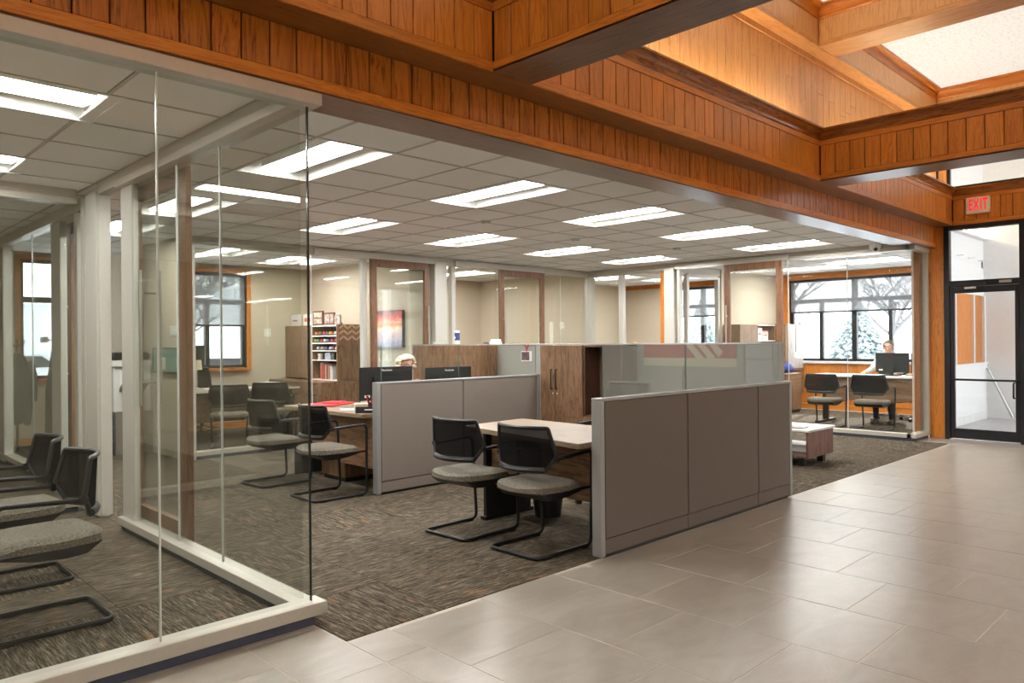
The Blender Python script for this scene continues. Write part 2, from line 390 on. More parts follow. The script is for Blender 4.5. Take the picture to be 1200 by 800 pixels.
for i in range(-8, 22):
    for j in range(-1, 14):
        x, y = 1.86+.305+.61*(i), 3.67+.305+.61*j
        if x < -1.7 or x > 14.9 or y > 12.3 or (x < 1.7 and y < 3.5): continue
        if in_fixture(x, y) or y-.305 < 3.1: continue
        if x > .3 and x < 11.0 and y < 9.1 and cnt < 270:
            inst(ceiling, 'ceiling_tile', tm, (x, y, ZC)); cnt += 1
        else: ft.box((x-.295, y-.295, ZC), (x+.295, y+.295, ZC+.014))
part(ceiling, 'outlying_ceiling_tile', ft, CEILT, kind='stuff')
for i in range(-8, 23):
    x = 1.86+.61*i
    if -1.8 < x < 15: gr.box((x-.010, 3.5, ZC-.003), (x+.010, 12.3, ZC+.004))
for j in range(-1, 16):
    y = 3.67+.61*j
    if 3.5 < y < 12.4: gr.box((-1.7, y-.010, ZC-.0035), (14.9, y+.010, ZC+.0035))
# leave the troffer openings free of grid bars
G2 = MB()
for q in range(len(gr.f)//6):
    vs = gr.v[q*8:q*8+8]; x0, y0, z0 = vs[0]; x1, y1, z1 = vs[6]
    ax = 0 if (x1-x0) > (y1-y0) else 1
    cuts = []
    for (fx, fy, a) in FX:
        w_, l_ = (.61, 1.22) if a == 'y' else (1.22, .61)
        if ax == 1 and fx+.02 < (x0+x1)/2 < fx+w_-.02: cuts.append((fy, fy+l_))
        if ax == 0 and fy+.02 < (y0+y1)/2 < fy+l_-.02: cuts.append((fx, fx+w_))
    cuts.sort(); s0 = (x0, y0)[ax]; e0 = (x1, y1)[ax]
    for (a, b_) in cuts+[(e0, e0)]:
        if a > s0:
            lo = [x0, y0, z0]; hi = [x1, y1, z1]; lo[ax] = s0; hi[ax] = min(a, e0); G2.box(lo, hi)
        s0 = max(s0, b_)
part(ceiling, 'grid', G2, GRIDM)

# ---- recessed fluorescent lights
def make_troffer():
    t = thing('ceiling_light', 'recessed ceiling light', 'light')
    f = MB()
    W, L_ = .305, .61
    for (a, b_) in (((-W, -L_), (-W+.016, L_)), ((W-.016, -L_), (W, L_)), ((-W, -L_), (W, -L_+.016)), ((-W, L_-.016), (W, L_))):
        f.box((*a, -.006), (*b_, .004))
    part(t, 'frame', f, FIXW)
    p = MB(); w0, l0, w1, l1, h = W-.016, L_-.016, W-.07, L_-.09, .085
    p.add([(-w0, -l0, 0), (w0, -l0, 0), (w0, l0, 0), (-w0, l0, 0), (-w1, -l1, h), (w1, -l1, h), (w1, l1, h), (-w1, l1, h)],
          [(0, 1, 5, 4), (1, 2, 6, 5), (2, 3, 7, 6), (3, 0, 4, 7), (4, 5, 6, 7)])
    part(t, 'reflector', p, FIXW)
    lb = MB().box((-.13, -l1+.004, .032), (.13, l1-.004, .084)); part(t, 'lamp_box', lb, FIXW)
    q = MB(); prof = [(.126, .034)]+[(.126-.252*k/8, .032-.013*math.sin(PI*k/8)) for k in range(9)]+[(-.126, .034)]
    q.prism(prof, 'y', -l1+.008, l1-.008)
    part(t, 'lens', q, LENS, smooth=True)
    return t
trof = make_troffer()
ordn = ['first', 'second', 'third', 'fourth', 'fifth']
for n, (fx, fy, ax) in enumerate(FX):
    if n < 10:
        lab = 'troffer over the open office, %s row from the lobby beam, %s from the glass office' % ('first' if n < 5 else 'second', ordn[n % 5]); g = 'troffers over the open office'
    elif n < 13: lab = ['ceiling light crosswise over the lobby office chairs', 'ceiling light crosswise at the rear of the lobby office', 'ceiling light over the copier nook'][n-10]; g = 'lights of the lobby office and copier nook'
    elif n < 17: lab = ['ceiling light in the bookcase office before its window', 'ceiling light in the bookcase office beside its bookcase wall', 'ceiling light of the middle back office beside the broad post', 'ceiling light of the middle back office behind its oak door'][n-13]; g = 'lights of the back offices'
    else: lab = ['ceiling light in the corner back office beside the ginger haired person', 'ceiling light in the corner back office before its window', 'ceiling light just inside the glass above the two guest chairs', 'ceiling light over the desk of the seated man', 'ceiling light beside the wide window of the seated man\'s office'][n-17]; g = 'lights of the window offices'
    w_, l_ = (.61, 1.22) if ax == 'y' else (1.22, .61)
    place(trof, (fx+w_/2, fy+l_/2, ZC), 0 if ax == 'y' else -PI/2, lab, g, first=(n == 0))

# ---- solid walls
def holed(axis, c0, c1, a0, a1, z0, z1, holes):
    """wall slab across `axis` (thickness c0..c1) running a0..a1 with rectangular holes (h0,h1,hz0,hz1)"""
    mb = MB(); xs = sorted({a0, a1, *[h[0] for h in holes], *[h[1] for h in holes]})
    for s, e in zip(xs, xs[1:]):
        zz = [(z0, z1)]
        for h in holes:
            if h[0] <= s and h[1] >= e: zz = [(z0, h[2]), (h[3], z1)]
        for (p, q) in zz:
            if q-p > .001:
                if axis == 'x': mb.box((c0, s, p), (c1, e, q))
                else: mb.box((s, c0, p), (e, c1, q))
    return mb
YN, XE = 12.3, 14.9
smesh('wall_north', holed('y', YN, YN+.2, -1.8, 15, 0, 2.82, [(2.44, 3.16, .92, 2.62), (3.85, 5.72, 1.0, 2.58)]), WALL)
smesh('wall_east', holed('x', XE, XE+.2, 3.74, 12.4, 0, 2.82, [(3.85, 7.05, .96, 2.60), (8.35, 9.9, .96, 2.60)]), WALL)
smesh('wall_inner_left', B((3.5, 9.28, 0), (3.62, YN, ZC+.05)), WALL)
smesh('wall_inner_mid', B((6.87, 9.24, 0), (7.24, YN, ZC+.05)), WALL)
smesh('wall_inner_right', B((11.08, 9.24, 0), (11.2, YN, ZC+.05)), WALL)
smesh('wall_inner_north', B((11.2, 11.2, 0), (XE, 11.32, ZC+.05)), WALL)
smesh('wall_inner_east', B((12.63, 7.30, 0), (XE, 7.42, ZC+.05)), WALL)
smesh('wall_south', B((11.72, 3.64, 0), (XE, 3.72, 2.9)), WHITEW)
smesh('wall_west', B((-1.8, 3.5, 0), (-1.7, YN, 2.82)), WALL)
smesh('baseboard_north', B((2.05, YN-.015, 0), (3.5, YN, .10)), OX)
smesh('baseboard_back', B((3.62, YN-.015, 0), (6.87, YN, .10)), OX)
smesh('baseboard_right', B((6.855, 9.3, 0), (6.87, YN-.015, .10)), OY)
# lobby shell behind the camera: low zone
smesh('wall_back', holed('y', -5.2, -5.0, -5.2, 11.6, 0, 3.0, []), WALL)
smesh('wall_left', B((-5.2, -5.0, 0), (-5.0, 3.4, 4.9)), WALL)
smesh('wall_side', B((-5.0, 3.42, 0), (-1.7, 3.5, 2.66)), WALL)

# ---- glass partitions
def gpanel(T, axis, c, a0, a1, z0, z1, m=GLASS, t=.010):
    lo, hi = ((c-t/2, a0, z0), (c+t/2, a1, z1)) if axis == 'x' else ((a0, c-t/2, z0), (a1, c+t/2, z1))
    return part(T, 'glass_pane', B(lo, hi), m)
def abox(axis, c0, c1, a0, a1, z0, z1): return B((c0, a0, z0), (c1, a1, z1)) if axis == 'x' else B((a0, c0, z0), (a1, c1, z1))
def glass_wall(axis, c, a0, a1, cuts, ztop=2.60, base=True, m=GLASS, posts=(), basegap=(), hdr=True, joint=True, skip=(), bz=.10):
    T = structure('glass_partition', (c, a0, 0) if axis == 'x' else (a0, c, 0))
    if base:
        segs = []; s = a0
        for (g0, g1) in sorted(basegap): segs.append((s, g0)); s = g1
        segs.append((s, a1))
        for (s, e) in segs:
            if e-s < .02: continue
            part(T, 'toe_kick', abox(axis, c-.035, c+.035, s+.01, e-.01, 0, .045), DKT)
            part(T, 'base_rail', abox(axis, c-.06, c+.06, s, e, .045, bz), ALU, bevel=.003, seg=1)
    if hdr:
        part(T, 'header', abox(axis, c-.045, c+.045, a0, a1, ztop+.03, ZC), ALU)
        part(T, 'top_rail', abox(axis, c-.065, c+.065, a0, a1, ztop, ztop+.055), ALU, bevel=.004, seg=1)
    xs = [a0]+list(cuts)+[a1]
    for s, e in zip(xs, xs[1:]):
        if any(k[0]-.01 <= s and e <= k[1]+.01 for k in skip): continue
        gpanel(T, axis, c, s+.003, e-.003, bz-.005, ztop+.005, m)
    if joint:
        for q in cuts:
            if any(k[0]-.02 <= q <= k[1]+.02 for k in skip) or any(p[0]-.02 <= q <= p[1]+.02 for p in posts): continue
            part(T, 'joint', abox(axis, c-.006, c+.006, q-.0035, q+.0035, bz, ztop), JOINT)
    for p in posts:
        d = p[2] if len(p) > 2 else .06
        part(T, 'post', abox(axis, c-d, c+d, p[0], p[1], 0, ztop+.03), ALUW if len(p) < 4 else p[3], bevel=.006)
    return T
# lobby office: front, side, rear
T = structure('glass_partition', (0, 3.40, 0))
part(T, 'toe_kick', B((-1.7, 3.37, 0), (1.90, 3.44, .05)), DKT)
part(T, 'base_rail', B((-1.7, 3.345, .05), (1.965, 3.465, .112)), ALU, bevel=.003, seg=1)
part(T, 'top_rail', B((-1.7, 3.335, 2.582), (1.955, 3.465, 2.642)), ALU, bevel=.003, seg=1)
part(T, 'top_channel', B((-1.7, 3.375, 2.642), (1.94, 3.44, 2.664)), DKT)
for s, e in ((-1.7, -.55), (-.55, 1.185), (1.185, 1.905)): gpanel(T, 'y', 3.405, s+.002, e-.002, .108, 2.585, GLASSL, .012)
part(T, 'joint', B((1.182, 3.398, .112), (1.188, 3.412, 2.582)), JOINT)
part(T, 'corner_edge', B((1.9045, 3.398, .112), (1.9105, 3.412, 2.582)), pm('polished_glass_edge', (.012, .02, .02), .2, 0, .1), label='dark polished vertical glass edge at the corner')
T = glass_wall('x', 1.90, 3.47, 6.16, (4.42, 5.10), 2.585, m=GLASSL, posts=((5.90, 6.16, .022),))
part(T, 'door_header', B((1.86, 6.16, 2.615), (1.94, 6.66, ZC)), ALU)
part(T, 'post', B((1.85, 6.66, 0), (1.96, 6.98, 2.66)), ALUW, bevel=.02, label='broad rounded aluminium post')
part(T, 'post', B((1.86, 7.03, 0), (1.93, 7.15, 2.66)), ALUW, bevel=.01)
for y in (6.985, 7.155): part(T, 'gap_shade_strip', B((1.875, y, 0), (1.92, y+.035, 2.6)), DKT)  # dark strips put in for the shaded gaps beside the posts
glass_wall('y', 7.13, -1.7, 1.82, (-.5, .75), 2.585, m=GLASS)
glass_wall('x', 2.0, 7.22, 12.2, (8.2, 9.5, 10.85), 2.60, posts=((8.26, 8.60, .03), (10.72, 10.98, .05), (7.6, 7.72, .05)), basegap=((7.22, 8.2),), skip=((7.22, 8.2),))
# the wall along the back
T = glass_wall('y', 9.2, 3.54, 11.09, (5.2, 6.05, 7.28, 7.66, 8.61, 10.25, 11.2-.03), 2.60,
               posts=((3.54, 3.62, .05), (5.99, 6.06, .045), (7.26, 7.50, .10), (7.64, 7.72, .045), (11.0, 11.09, .05)), basegap=((6.06, 7.26), (7.72, 8.75)), skip=((7.66, 8.61),))
part(T, 'door_track', B((5.2, 9.10, 2.60), (7.25, 9.145, 2.68)), ALUW); part(T, 'door_track', B((7.68, 9.10, 2.60), (9.72, 9.145, 2.68)), ALUW)
T = glass_wall('x', 11.03, 3.5, 9.14, (4.36, 5.24, 6.28, 7.19, 8.38), 2.60,
               posts=((9.06, 9.14, .05), (8.34, 8.44, .045), (7.22, 7.42, .10), (7.14, 7.2, .04)), basegap=((6.2, 7.14), (7.42, 8.34)), skip=((6.28, 7.19), (7.19, 8.38)))
part(T, 'door_track', B((10.93, 5.2, 2.60), (10.97, 7.2, 2.68)), ALUW)
T = structure('glass_partition', (11.3, 3.5, 0))
part(T, 'toe_kick', B((11.0, 3.47, 0), (11.58, 3.53, .045)), DKT); part(T, 'base_rail', B((10.97, 3.44, .045), (11.58, 3.56, .10)), ALU, bevel=.003, seg=1)
part(T, 'top_rail', B((10.965, 3.435, 2.60), (11.58, 3.56, 2.655)), ALU, bevel=.004, seg=1)
gpanel(T, 'y', 3.50, 11.035, 11.54, .098, 2.604); part(T, 'post', B((11.53, 3.45, .1), (11.595, 3.52, 2.6)), ALUW, bevel=.004)
smesh('column', B((11.43, 3.53, 0), (11.59, 3.60, 2.68)), DOORW)

# ---- sliding doors: oak frame, glass, bar handle
door_n = [0]
def slide_door(axis, c, a0, a1, handle, label, stile=.10, z0=.02, z1=2.60, hz=(.95, 1.95), hs=1):
    door_n[0] += 1
    T = structure('door_%d' % door_n[0], (c, a0, 0) if axis == 'x' else (a0, c, 0), label); t = .022
    part(T, 'stile', abox(axis, c-t, c+t, a0, a0+stile, z0, z1), DOORW, bevel=.003, seg=1); part(T, 'stile', abox(axis, c-t, c+t, a1-stile, a1, z0, z1), DOORW, bevel=.003, seg=1)
    part(T, 'top_rail', abox(axis, c-t, c+t, a0+stile, a1-stile, z1-.11, z1), DOORW); part(T, 'bottom_rail', abox(axis, c-t, c+t, a0+stile, a1-stile, z0, z0+.13), DOORW)
    gpanel(T, axis, c, a0+stile-.005, a1-stile+.005, z0+.125, z1-.105, GLASS, .008)
    hb = MB()
    for sgn in (-1, 1):
        q = c+sgn*.07
        def P(z, cc=None): return (cc if cc is not None else q, handle, z) if axis == 'x' else (handle, cc if cc is not None else q, z)
        hb.tube([P(hz[0]), P(hz[1])], .012, 8)
        for z in (hz[0]+.17, hz[1]-.17): hb.tube([P(z), P(z, c)], .008, 6)
    part(T, 'handle', hb, STEEL, smooth=True, label='long steel bar handle')
slide_door('x', 1.985, 5.12, 6.25, 5.86, 'oak framed glass door parked along the lobby office', .17, .06)
slide_door('x', 2.09, 7.45, 8.46, 8.38, 'oak framed glass door of the office left of the copier', .17)
slide_door('y', 9.10, 6.08, 7.14, 7.08, 'oak framed glass sliding door in front of the sunset picture')
slide_door('y', 9.10, 8.62, 9.70, 8.70, 'oak framed glass sliding door of the middle back office')
slide_door('x', 10.93, 5.28, 6.26, 6.20, 'oak framed glass sliding door of the seated man\'s office')
part(None, 'door_6', B((11.06, 7.44, 0), (11.10, 7.58, 2.60)), OZ)['kind'] = 'structure'
# glazed end of the partition between the two window offices
T = structure('glass_partition', (11.7, 7.36, 0))
for (x0, x1) in ((11.50, 11.57), (12.55, 12.63)): part(T, 'stile', B((x0, 7.32, 0), (x1, 7.40, 2.56)), ALUW, bevel=.003, seg=1)
part(T, 'top_rail', B((11.57, 7.325, 2.52), (12.55, 7.395, 2.58)), ALUW); part(T, 'base_rail', B((11.57, 7.325, 0), (12.55, 7.395, .10)), ALUW)
gpanel(T, 'y', 7.36, 11.565, 12.555, .095, 2.525); gpanel(T, 'y', 7.36, 11.14, 11.502, .0, 2.58)
part(T, 'header', B((11.12, 7.32, 2.58), (12.63, 7.40, ZC)), ALU)

# ---- windows in the outer walls
def window(n, axis, c, a0, a1, z0, z1, muls, trans, lowmul, hem, fr=.05, casing=True):
    T = structure('window_%d' % n, (c, a0, z0) if axis == 'x' else (a0, c, z0))
    f = MB()
    def bb(c0, c1, s, e, p, q): f.add(*(lambda k: (k.v, k.f))(abox(axis, c+c0, c+c1, s, e, p, q)))
    bb(.06, .14, a0, a1, z0, z0+fr); bb(.06, .14, a0, a1, z1-fr, z1); bb(.06, .14, a0, a0+fr, z0, z1); bb(.06, .14, a1-fr, a1, z0, z1)
    for m_ in muls: bb(.05, .14, m_-.045, m_+.045, z0, z1)
    bb(.06, .14, a0, a1, trans-.04, trans+.04)
    for m_ in lowmul: bb(.06, .14, m_-.035, m_+.035, z0, trans)
    part(T, 'sash_frame', f, DFRAME)
    ed = sorted([a0+fr]+list(muls)+[a1-fr])
    for s, e in zip(ed, ed[1:]): gpanel(T, axis, c+.11, s, e, trans+.03, z1-.04)
    ed = sorted([a0+fr]+list(muls)+list(lowmul)+[a1-fr])
    for s, e in zip(ed, ed[1:]): gpanel(T, axis, c+.11, s, e, z0+.04, trans-.03)
    if casing:
        O = OY if axis == 'x' else OX
        part(T, 'casing', abox(axis, c-.03, c+.06, a0-.02, a1+.02, z1, z1+.06), O); part(T, 'sill', abox(axis, c-.09, c+.06, a0-.04, a1+.04, z0-.05, z0), O)
        part(T, 'casing', abox(axis, c-.03, c+.06, a0-.07, a0, z0-.02, z1+.06), OZ); part(T, 'casing', abox(axis, c-.03, c+.06, a1, a1+.07, z0-.02, z1+.06), OZ)
    if hem:
        part(T, 'shade', abox(axis, c+.02, c+.026, a0+.02, a1-.02, hem, z1-.02), SHADE); part(T, 'hem_bar', abox(axis, c+.012, c+.034, a0+.02, a1-.02, hem-.03, hem), DFRAME)
        part(T, 'shade_roller', abox(axis, c-.005, c+.055, a0+.01, a1-.01, z1-.055, z1-.005), DFRAME)
    return T
window(1, 'y', YN, 2.44, 3.16, .92, 2.62, (), 2.05, (), None)
window(2, 'y', YN, 3.85, 5.72, 1.0, 2.58, (), 2.10, (4.44, 5.08), 1.72)
window(3, 'x', XE, 3.85, 7.05, .96, 2.60, (4.45, 5.78), 2.16, (5.12, 6.43), 1.95, casing=False)
window(4, 'x', XE, 8.35, 9.9, .96, 2.60, (9.12,), 2.16, (), 1.95)
# wood round the big east window: header, boards below the sill, side trim
tr = structure('trim_1', (XE, 5.4, 0))
part(tr, 'header', B((XE-.025, 3.6, 2.60), (XE+.06, 7.28, ZC)), OY)
part(tr, 'sill', B((XE-.06, 3.6, .915), (XE+.06, 7.28, .96)), WHITEL)
part(tr, 'side_casing', B((XE-.025, 7.05, .96), (XE+.06, 7.26, 2.60)), OZ)
part(tr, 'base', B((XE-.028, 3.6, 0), (XE, 7.28, .10)), OY)
wainscot = mesh_of('board', B((-.02, -.069, 0), (0, .069, .80)), OZ, bevel=.003, seg=1)
for k in range(26): inst(tr, 'board', wainscot, (XE, 3.66+.1405*k, .108))
smesh('trim_2', B((XE-.02, 7.45, 2.62), (XE, 11.2, ZC)), OY)

# ================================================================== LOBBY WOODWORK
BW = .1405
def board_run(T, axis, c, a0, a1, z0, z1, out, th=.016, m=OZ, w=BW):
    """tongue-and-groove boards, one object each, standing on the plane c and proud towards `out` (-1/+1)"""
    n = int(round((a1-a0)/w)); w = (a1-a0)/n; d0, d1 = (0, out*th)
    me = mesh_of('board', abox(axis, min(d0, d1), max(d0, d1), -w/2+.0034, w/2-.0034, 0, z1-z0), m, bevel=.0028, seg=1)
    for k in range(n):
        a = a0+w*(k+.5); inst(T, 'board', me, (c, a, z0) if axis == 'x' else (a, c, z0))
def crown_prof(s, c, z, h=.10, d=.075):
    """cornice profile, (horizontal, z), leaning out by d from the plane c towards s"""
    pts = [(c, z)]
    for k in range(7):
        t = k/6; pts.append((c+s*(d*(.12+.80*(1-math.cos(t*PI/2)))), z+.012+h*.78*math.sin(t*PI/2)*.98))
    pts += [(c+s*d, z+h*.84), (c+s*d, z+h), (c+s*(d-.03), z+h), (c-s*.012, z+.03), (c-s*.012, z)]
    return pts
X_END = 11.6
# lower fascia and its soffits
fb = structure('ceiling_beam', (5, 3.4, 2.66))
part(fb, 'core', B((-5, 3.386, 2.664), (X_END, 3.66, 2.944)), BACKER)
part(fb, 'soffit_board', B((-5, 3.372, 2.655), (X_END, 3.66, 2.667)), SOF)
part(fb, 'bottom_trim', B((-5, 3.362, 2.664), (X_END, 3.386, 2.722)), OX, bevel=.002, seg=1)
board_run(fb, 'y', 3.386, .01-BW*6, 11.53, 2.724, 2.943, -1, m=OZL)
part(fb, 'corner_board', B((11.53, 3.366, 2.66), (11.60, 3.386, 2.943)), OZ)
# upper fascia with crown, standing 20 cm in front of it
uf = structure('ceiling_beam', (5, 3.15, 2.94))
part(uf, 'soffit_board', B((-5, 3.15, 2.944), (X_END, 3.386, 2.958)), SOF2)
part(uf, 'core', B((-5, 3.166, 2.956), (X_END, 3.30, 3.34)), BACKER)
for s, e in ((-2.0, 2.95), (3.25, 7.33), (7.70, 11.58)):
    part(uf, 'bottom_trim', B((s, 3.144, 2.946), (e, 3.166, 3.004)), OX, bevel=.002, seg=1)
    part(uf, 'top_trim', B((s, 3.144, 3.292), (e, 3.166, 3.342)), OX, bevel=.002, seg=1)
    board_run(uf, 'y', 3.166, s, e, 3.006, 3.290, -1)
    part(uf, 'crown', MB().prism(crown_prof(-1, 3.15, 3.342), 'x', s-.05 if s > 0 else s, e), CRX)
# cross beams
def cross_beam(x0, x1, y0=-.6):
    T = structure('ceiling_beam', (x0, 1, 2.94))
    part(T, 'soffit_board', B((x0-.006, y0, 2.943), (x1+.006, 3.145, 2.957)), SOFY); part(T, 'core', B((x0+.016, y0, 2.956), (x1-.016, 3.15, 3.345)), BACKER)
    for (c, s) in ((x0, -1), (x1, 1)):
        q = sorted((c+s*.006, c-s*.016))
        part(T, 'bottom_trim', B((q[0], y0, 2.946), (q[1], 3.144, 3.004)), OY, bevel=.002, seg=1); part(T, 'top_trim', B((q[0], y0, 3.292), (q[1], 3.144, 3.342)), OY, bevel=.002, seg=1)
        part(T, 'crown', MB().prism(crown_prof(s, c, 3.342), 'y', y0, 3.20), CRY)
    n = 26
    board_run(T, 'x', x0+.016, 3.15-BW*n, 3.144, 3.006, 3.290, -1)
    part(T, 'plain_side', B((x1-.016, y0, 3.006), (x1-.004, 3.144, 3.29)), OZ)
cross_beam(2.95, 3.25); cross_beam(7.33, 7.70)
# cove light hidden on the ledge behind the crown
for (s, e), nm in (((3.35, 7.2), 'between the two cross beams'), ((7.85, 11.4), 'beyond the second cross beam')):
    cv = structure('trim_3', ((s+e)/2, 3.22, 3.36))
    part(cv, 'channel', B((s, 3.20, 3.34), (e, 3.25, 3.36)), ALUW); part(cv, 'lamp', B((s+.02, 3.21, 3.361), (e-.02, 3.24, 3.372)), COVE)
# tall boarded wall above, staggered boards
tw = structure('wall_upper', (5, 3.3, 3.3))
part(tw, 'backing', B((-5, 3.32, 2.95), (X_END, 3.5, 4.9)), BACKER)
rnd = random.Random(3)
mcache = {}
nb = int((11.58-.2)/BW)
for k in range(nb):
    a = .2+BW*(k+.5); z = 3.30; cuts = []
    if rnd.random() < .42: cuts = [round(rnd.uniform(3.42, 4.05), 2)]
    for p, q in zip([3.30]+cuts, cuts+[4.205]):
        h_ = round(q-p-.003, 3)
        if h_ not in mcache: mcache[h_] = mesh_of('board', B((-BW/2+.003, -.016, 0), (BW/2-.003, 0, h_)), OXB, bevel=.0028, seg=1)
        inst(tw, 'board', mcache[h_], (a, 3.32, p))
part(tw, 'top_trim', B((-5, 3.29, 4.208), (X_END, 3.32, 4.27)), OXB)
# upper coffers
LO = wood('light_oak_along_x', (.50, .23, .07), (.66, .335, .12), (.72, .39, .15), 'x', .36); LY = wood('light_oak_along_y', (.50, .23, .07), (.66, .335, .12), (.72, .39, .15), 'y', .36)
uc = structure('ceiling_beam', (5, 3.2, 4.27))
part(uc, 'soffit_board', B((-5, 3.155, 4.262), (X_END, 3.32, 4.276)), LO); part(uc, 'core', B((-5, 3.166, 4.274), (X_END, 3.32, 4.70)), LO)
for s, e in ((-2, 2.95), (3.25, 7.33), (7.70, 10.95)):
    part(uc, 'bottom_trim', B((s, 3.148, 4.264), (e, 3.166, 4.31)), LO); part(uc, 'panel', B((s, 3.156, 4.312), (e, 3.166, 4.53)), OXB)
    part(uc, 'crown', MB().prism(crown_prof(-1, 3.156, 4.53, .12, .09), 'x', s-.05 if s > 0 else s, e), OX)
def upper_cross(x0, x1):
    T = structure('ceiling_beam', (x0, 1, 4.27))
    part(T, 'soffit_board', B((x0-.006, -.75, 4.262), (x1+.006, 3.15, 4.276)), LY); part(T, 'core', B((x0+.016, -.75, 4.274), (x1-.016, 3.16, 4.70)), LY)
    for (c, s) in ((x0, -1), (x1, 1)):
        q = sorted((c, c-s*.018)); part(T, 'bottom_trim', B((q[0], -.75, 4.264), (q[1], 3.148, 4.31)), LY)
        part(T, 'panel', B((q[0]+(.006 if s < 0 else 0), -.75, 4.312), (q[1]-(0 if s < 0 else .006), 3.15, 4.53)), OXB)
        part(T, 'crown', MB().prism(crown_prof(s, c, 4.53, .12, .09), 'y', -.75, 3.2), OY)
for a, b_ in ((2.95, 3.25), (7.33, 7.70), (10.95, 11.3), (-1.5, -1.2)): upper_cross(a, b_)
# pebbled panels between the upper beams, given a glow to light the lobby
lp = structure('ceiling_upper', (5, 1, 4.65))
for s, e in ((-4.9, -1.5), (-1.2, 2.95), (3.25, 7.33), (7.70, 10.95)):
    part(lp, 'glow_panel', B((s, -.7, 4.655), (e, 3.2, 4.67)), GLOWP)
part(lp, 'roof_deck', B((-5.2, -5.2, 4.75), (11.9, 3.5, 4.85)), WHITEW)
# the lobby's other long side, mirrored (seen in the glass)
op = structure('wall_front', (3, -.7, 3))
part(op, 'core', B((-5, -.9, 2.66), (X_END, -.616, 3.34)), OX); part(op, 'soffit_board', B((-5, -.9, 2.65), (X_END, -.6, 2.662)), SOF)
part(op, 'bottom_trim', B((-5, -.616, 2.662), (X_END, -.594, 2.72)), OX); part(op, 'crown', MB().prism(crown_prof(1, -.6, 3.342), 'x', -5, X_END), OX)
board_run(op, 'y', -.616, -2, 5.02, 2.724, 3.30, 1); part(op, 'plain_side', B((5.02, -.616, 2.724), (X_END, -.604, 3.30)), OZ)
part(op, 'backing', B((-5, -1.0, 3.3), (X_END, -.77, 4.9)), OXB); board_run(op, 'y', -.77, -2, 5.02, 3.32, 4.205, 1, m=OXB)
part(op, 'upper_core', B((-5, -.76, 4.27), (X_END, -.62, 4.7)), LO)
part(op, 'cove_channel', B((-4, -.70, 3.34), (11, -.65, 3.36)), ALUW); part(op, 'cove_lamp', B((-3.9, -.69, 3.361), (10.9, -.66, 3.372)), COVE)
lz = structure('ceiling_front', (3, -3, 2.7)); part(lz, 'plaster', B((-5, -5, 2.70), (X_END, -.9, 2.76)), WHITEW)
for x in (-3.6, -1.4, 8.2, 10.4):  # unseen fill lamps added behind the camera to brighten the lobby
    for y in (-1.7, -3.3): part(lz, 'fill_lamp_frame', B((x-.17, y-.57, 2.68), (x+.17, y+.57, 2.70)), FIXW); part(lz, 'added_fill_lamp', B((x-.15, y-.55, 2.675), (x+.15, y+.55, 2.699)), LENS)

# ---- exit wall
xw = structure('wall_right', (X_END, 1, 0))
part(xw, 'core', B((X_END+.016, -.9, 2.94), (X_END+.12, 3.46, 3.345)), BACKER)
part(xw, 'bottom_trim', B((X_END-.006, -5, 2.94), (X_END+.016, 3.144, 2.998)), OY, bevel=.002, seg=1); part(xw, 'top_trim', B((X_END-.006, -5, 3.292), (X_END+.016, 3.144, 3.342)), OY, bevel=.002, seg=1)
board_run(xw, 'x', X_END+.016, 3.15-BW*18, 3.144, 3.0, 3.290, -1)
part(xw, 'plain_side', B((X_END+.004, -.9, 3.0), (X_END+.016, 3.15-BW*18, 3.29)), OZ)
part(xw, 'crown', MB().prism(crown_prof(-1, X_END, 3.342), 'y', -.6, 3.2), CRY)
part(xw, 'pilaster', B((X_END-.004, 3.262, 0), (X_END+.12, 3.46, 2.94)), OZ, bevel=.003, seg=1)
part(xw, 'pilaster_edge', B((X_END-.012, 3.262, 0), (X_END+.12, 3.305, 2.94)), OZ, bevel=.002, seg=1)
part(xw, 'infill', B((X_END+.02, -5, 0), (X_END+.12, 1.2, 2.94)), WALL)
# clerestory glazing above it
cw = structure('window_5', (X_END, 1, 3.45))
cf = MB().box((X_END, -5, 3.44), (X_END+.06, 3.3, 3.48)).box((X_END, -5, 4.6), (X_END+.06, 3.3, 4.66))
for y in (3.20, 2.22, 1.2, .2, -.8, -1.8): cf.box((X_END, y-.02, 3.44), (X_END+.06, y+.02, 4.66))
part(cw, 'sash_frame', cf, DFRAME); part(cw, 'end_board', B((X_END-.01, 3.222, 3.44), (X_END+.07, 3.32, 4.66)), OXB)
for a, b_ in zip((3.18, 2.20, 1.18, .18, -.82), (2.24, 1.22, .22, -.78, -1.78)): gpanel(cw, 'x', X_END+.03, b_, a, 3.47, 4.61)
# glazed exit door with transom
ex = structure('door_8', (X_END, 2.8, 0), 'black framed glass exit door with transom')
df = MB()
df.box((X_END-.02, 3.195, 0), (X_END+.09, 3.262, 2.94)).box((X_END-.02, 2.30, 0), (X_END+.09, 2.375, 2.94)).box((X_END-.02, 2.375, 2.88), (X_END+.09, 3.195, 2.94)).box((X_END-.02, 2.375, 2.10), (X_END+.09, 3.195, 2.18))
part(ex, 'frame', df, DFRAME, bevel=.003, seg=1)
lf = MB()
lf.box((X_END+.0, 3.14, .02), (X_END+.05, 3.192, 2.095)).box((X_END+.0, 2.378, .02), (X_END+.05, 2.43, 2.095)).box((X_END, 2.43, 2.01), (X_END+.05, 3.14, 2.095)).box((X_END, 2.43, .02), (X_END+.05, 3.14, .155))
part(ex, 'leaf_frame', lf, DFRAME, bevel=.003, seg=1)
gpanel(ex, 'x', X_END+.03, 2.425, 3.145, .15, 2.015); gpanel(ex, 'x', X_END+.03, 2.37, 3.2, 2.175, 2.885)
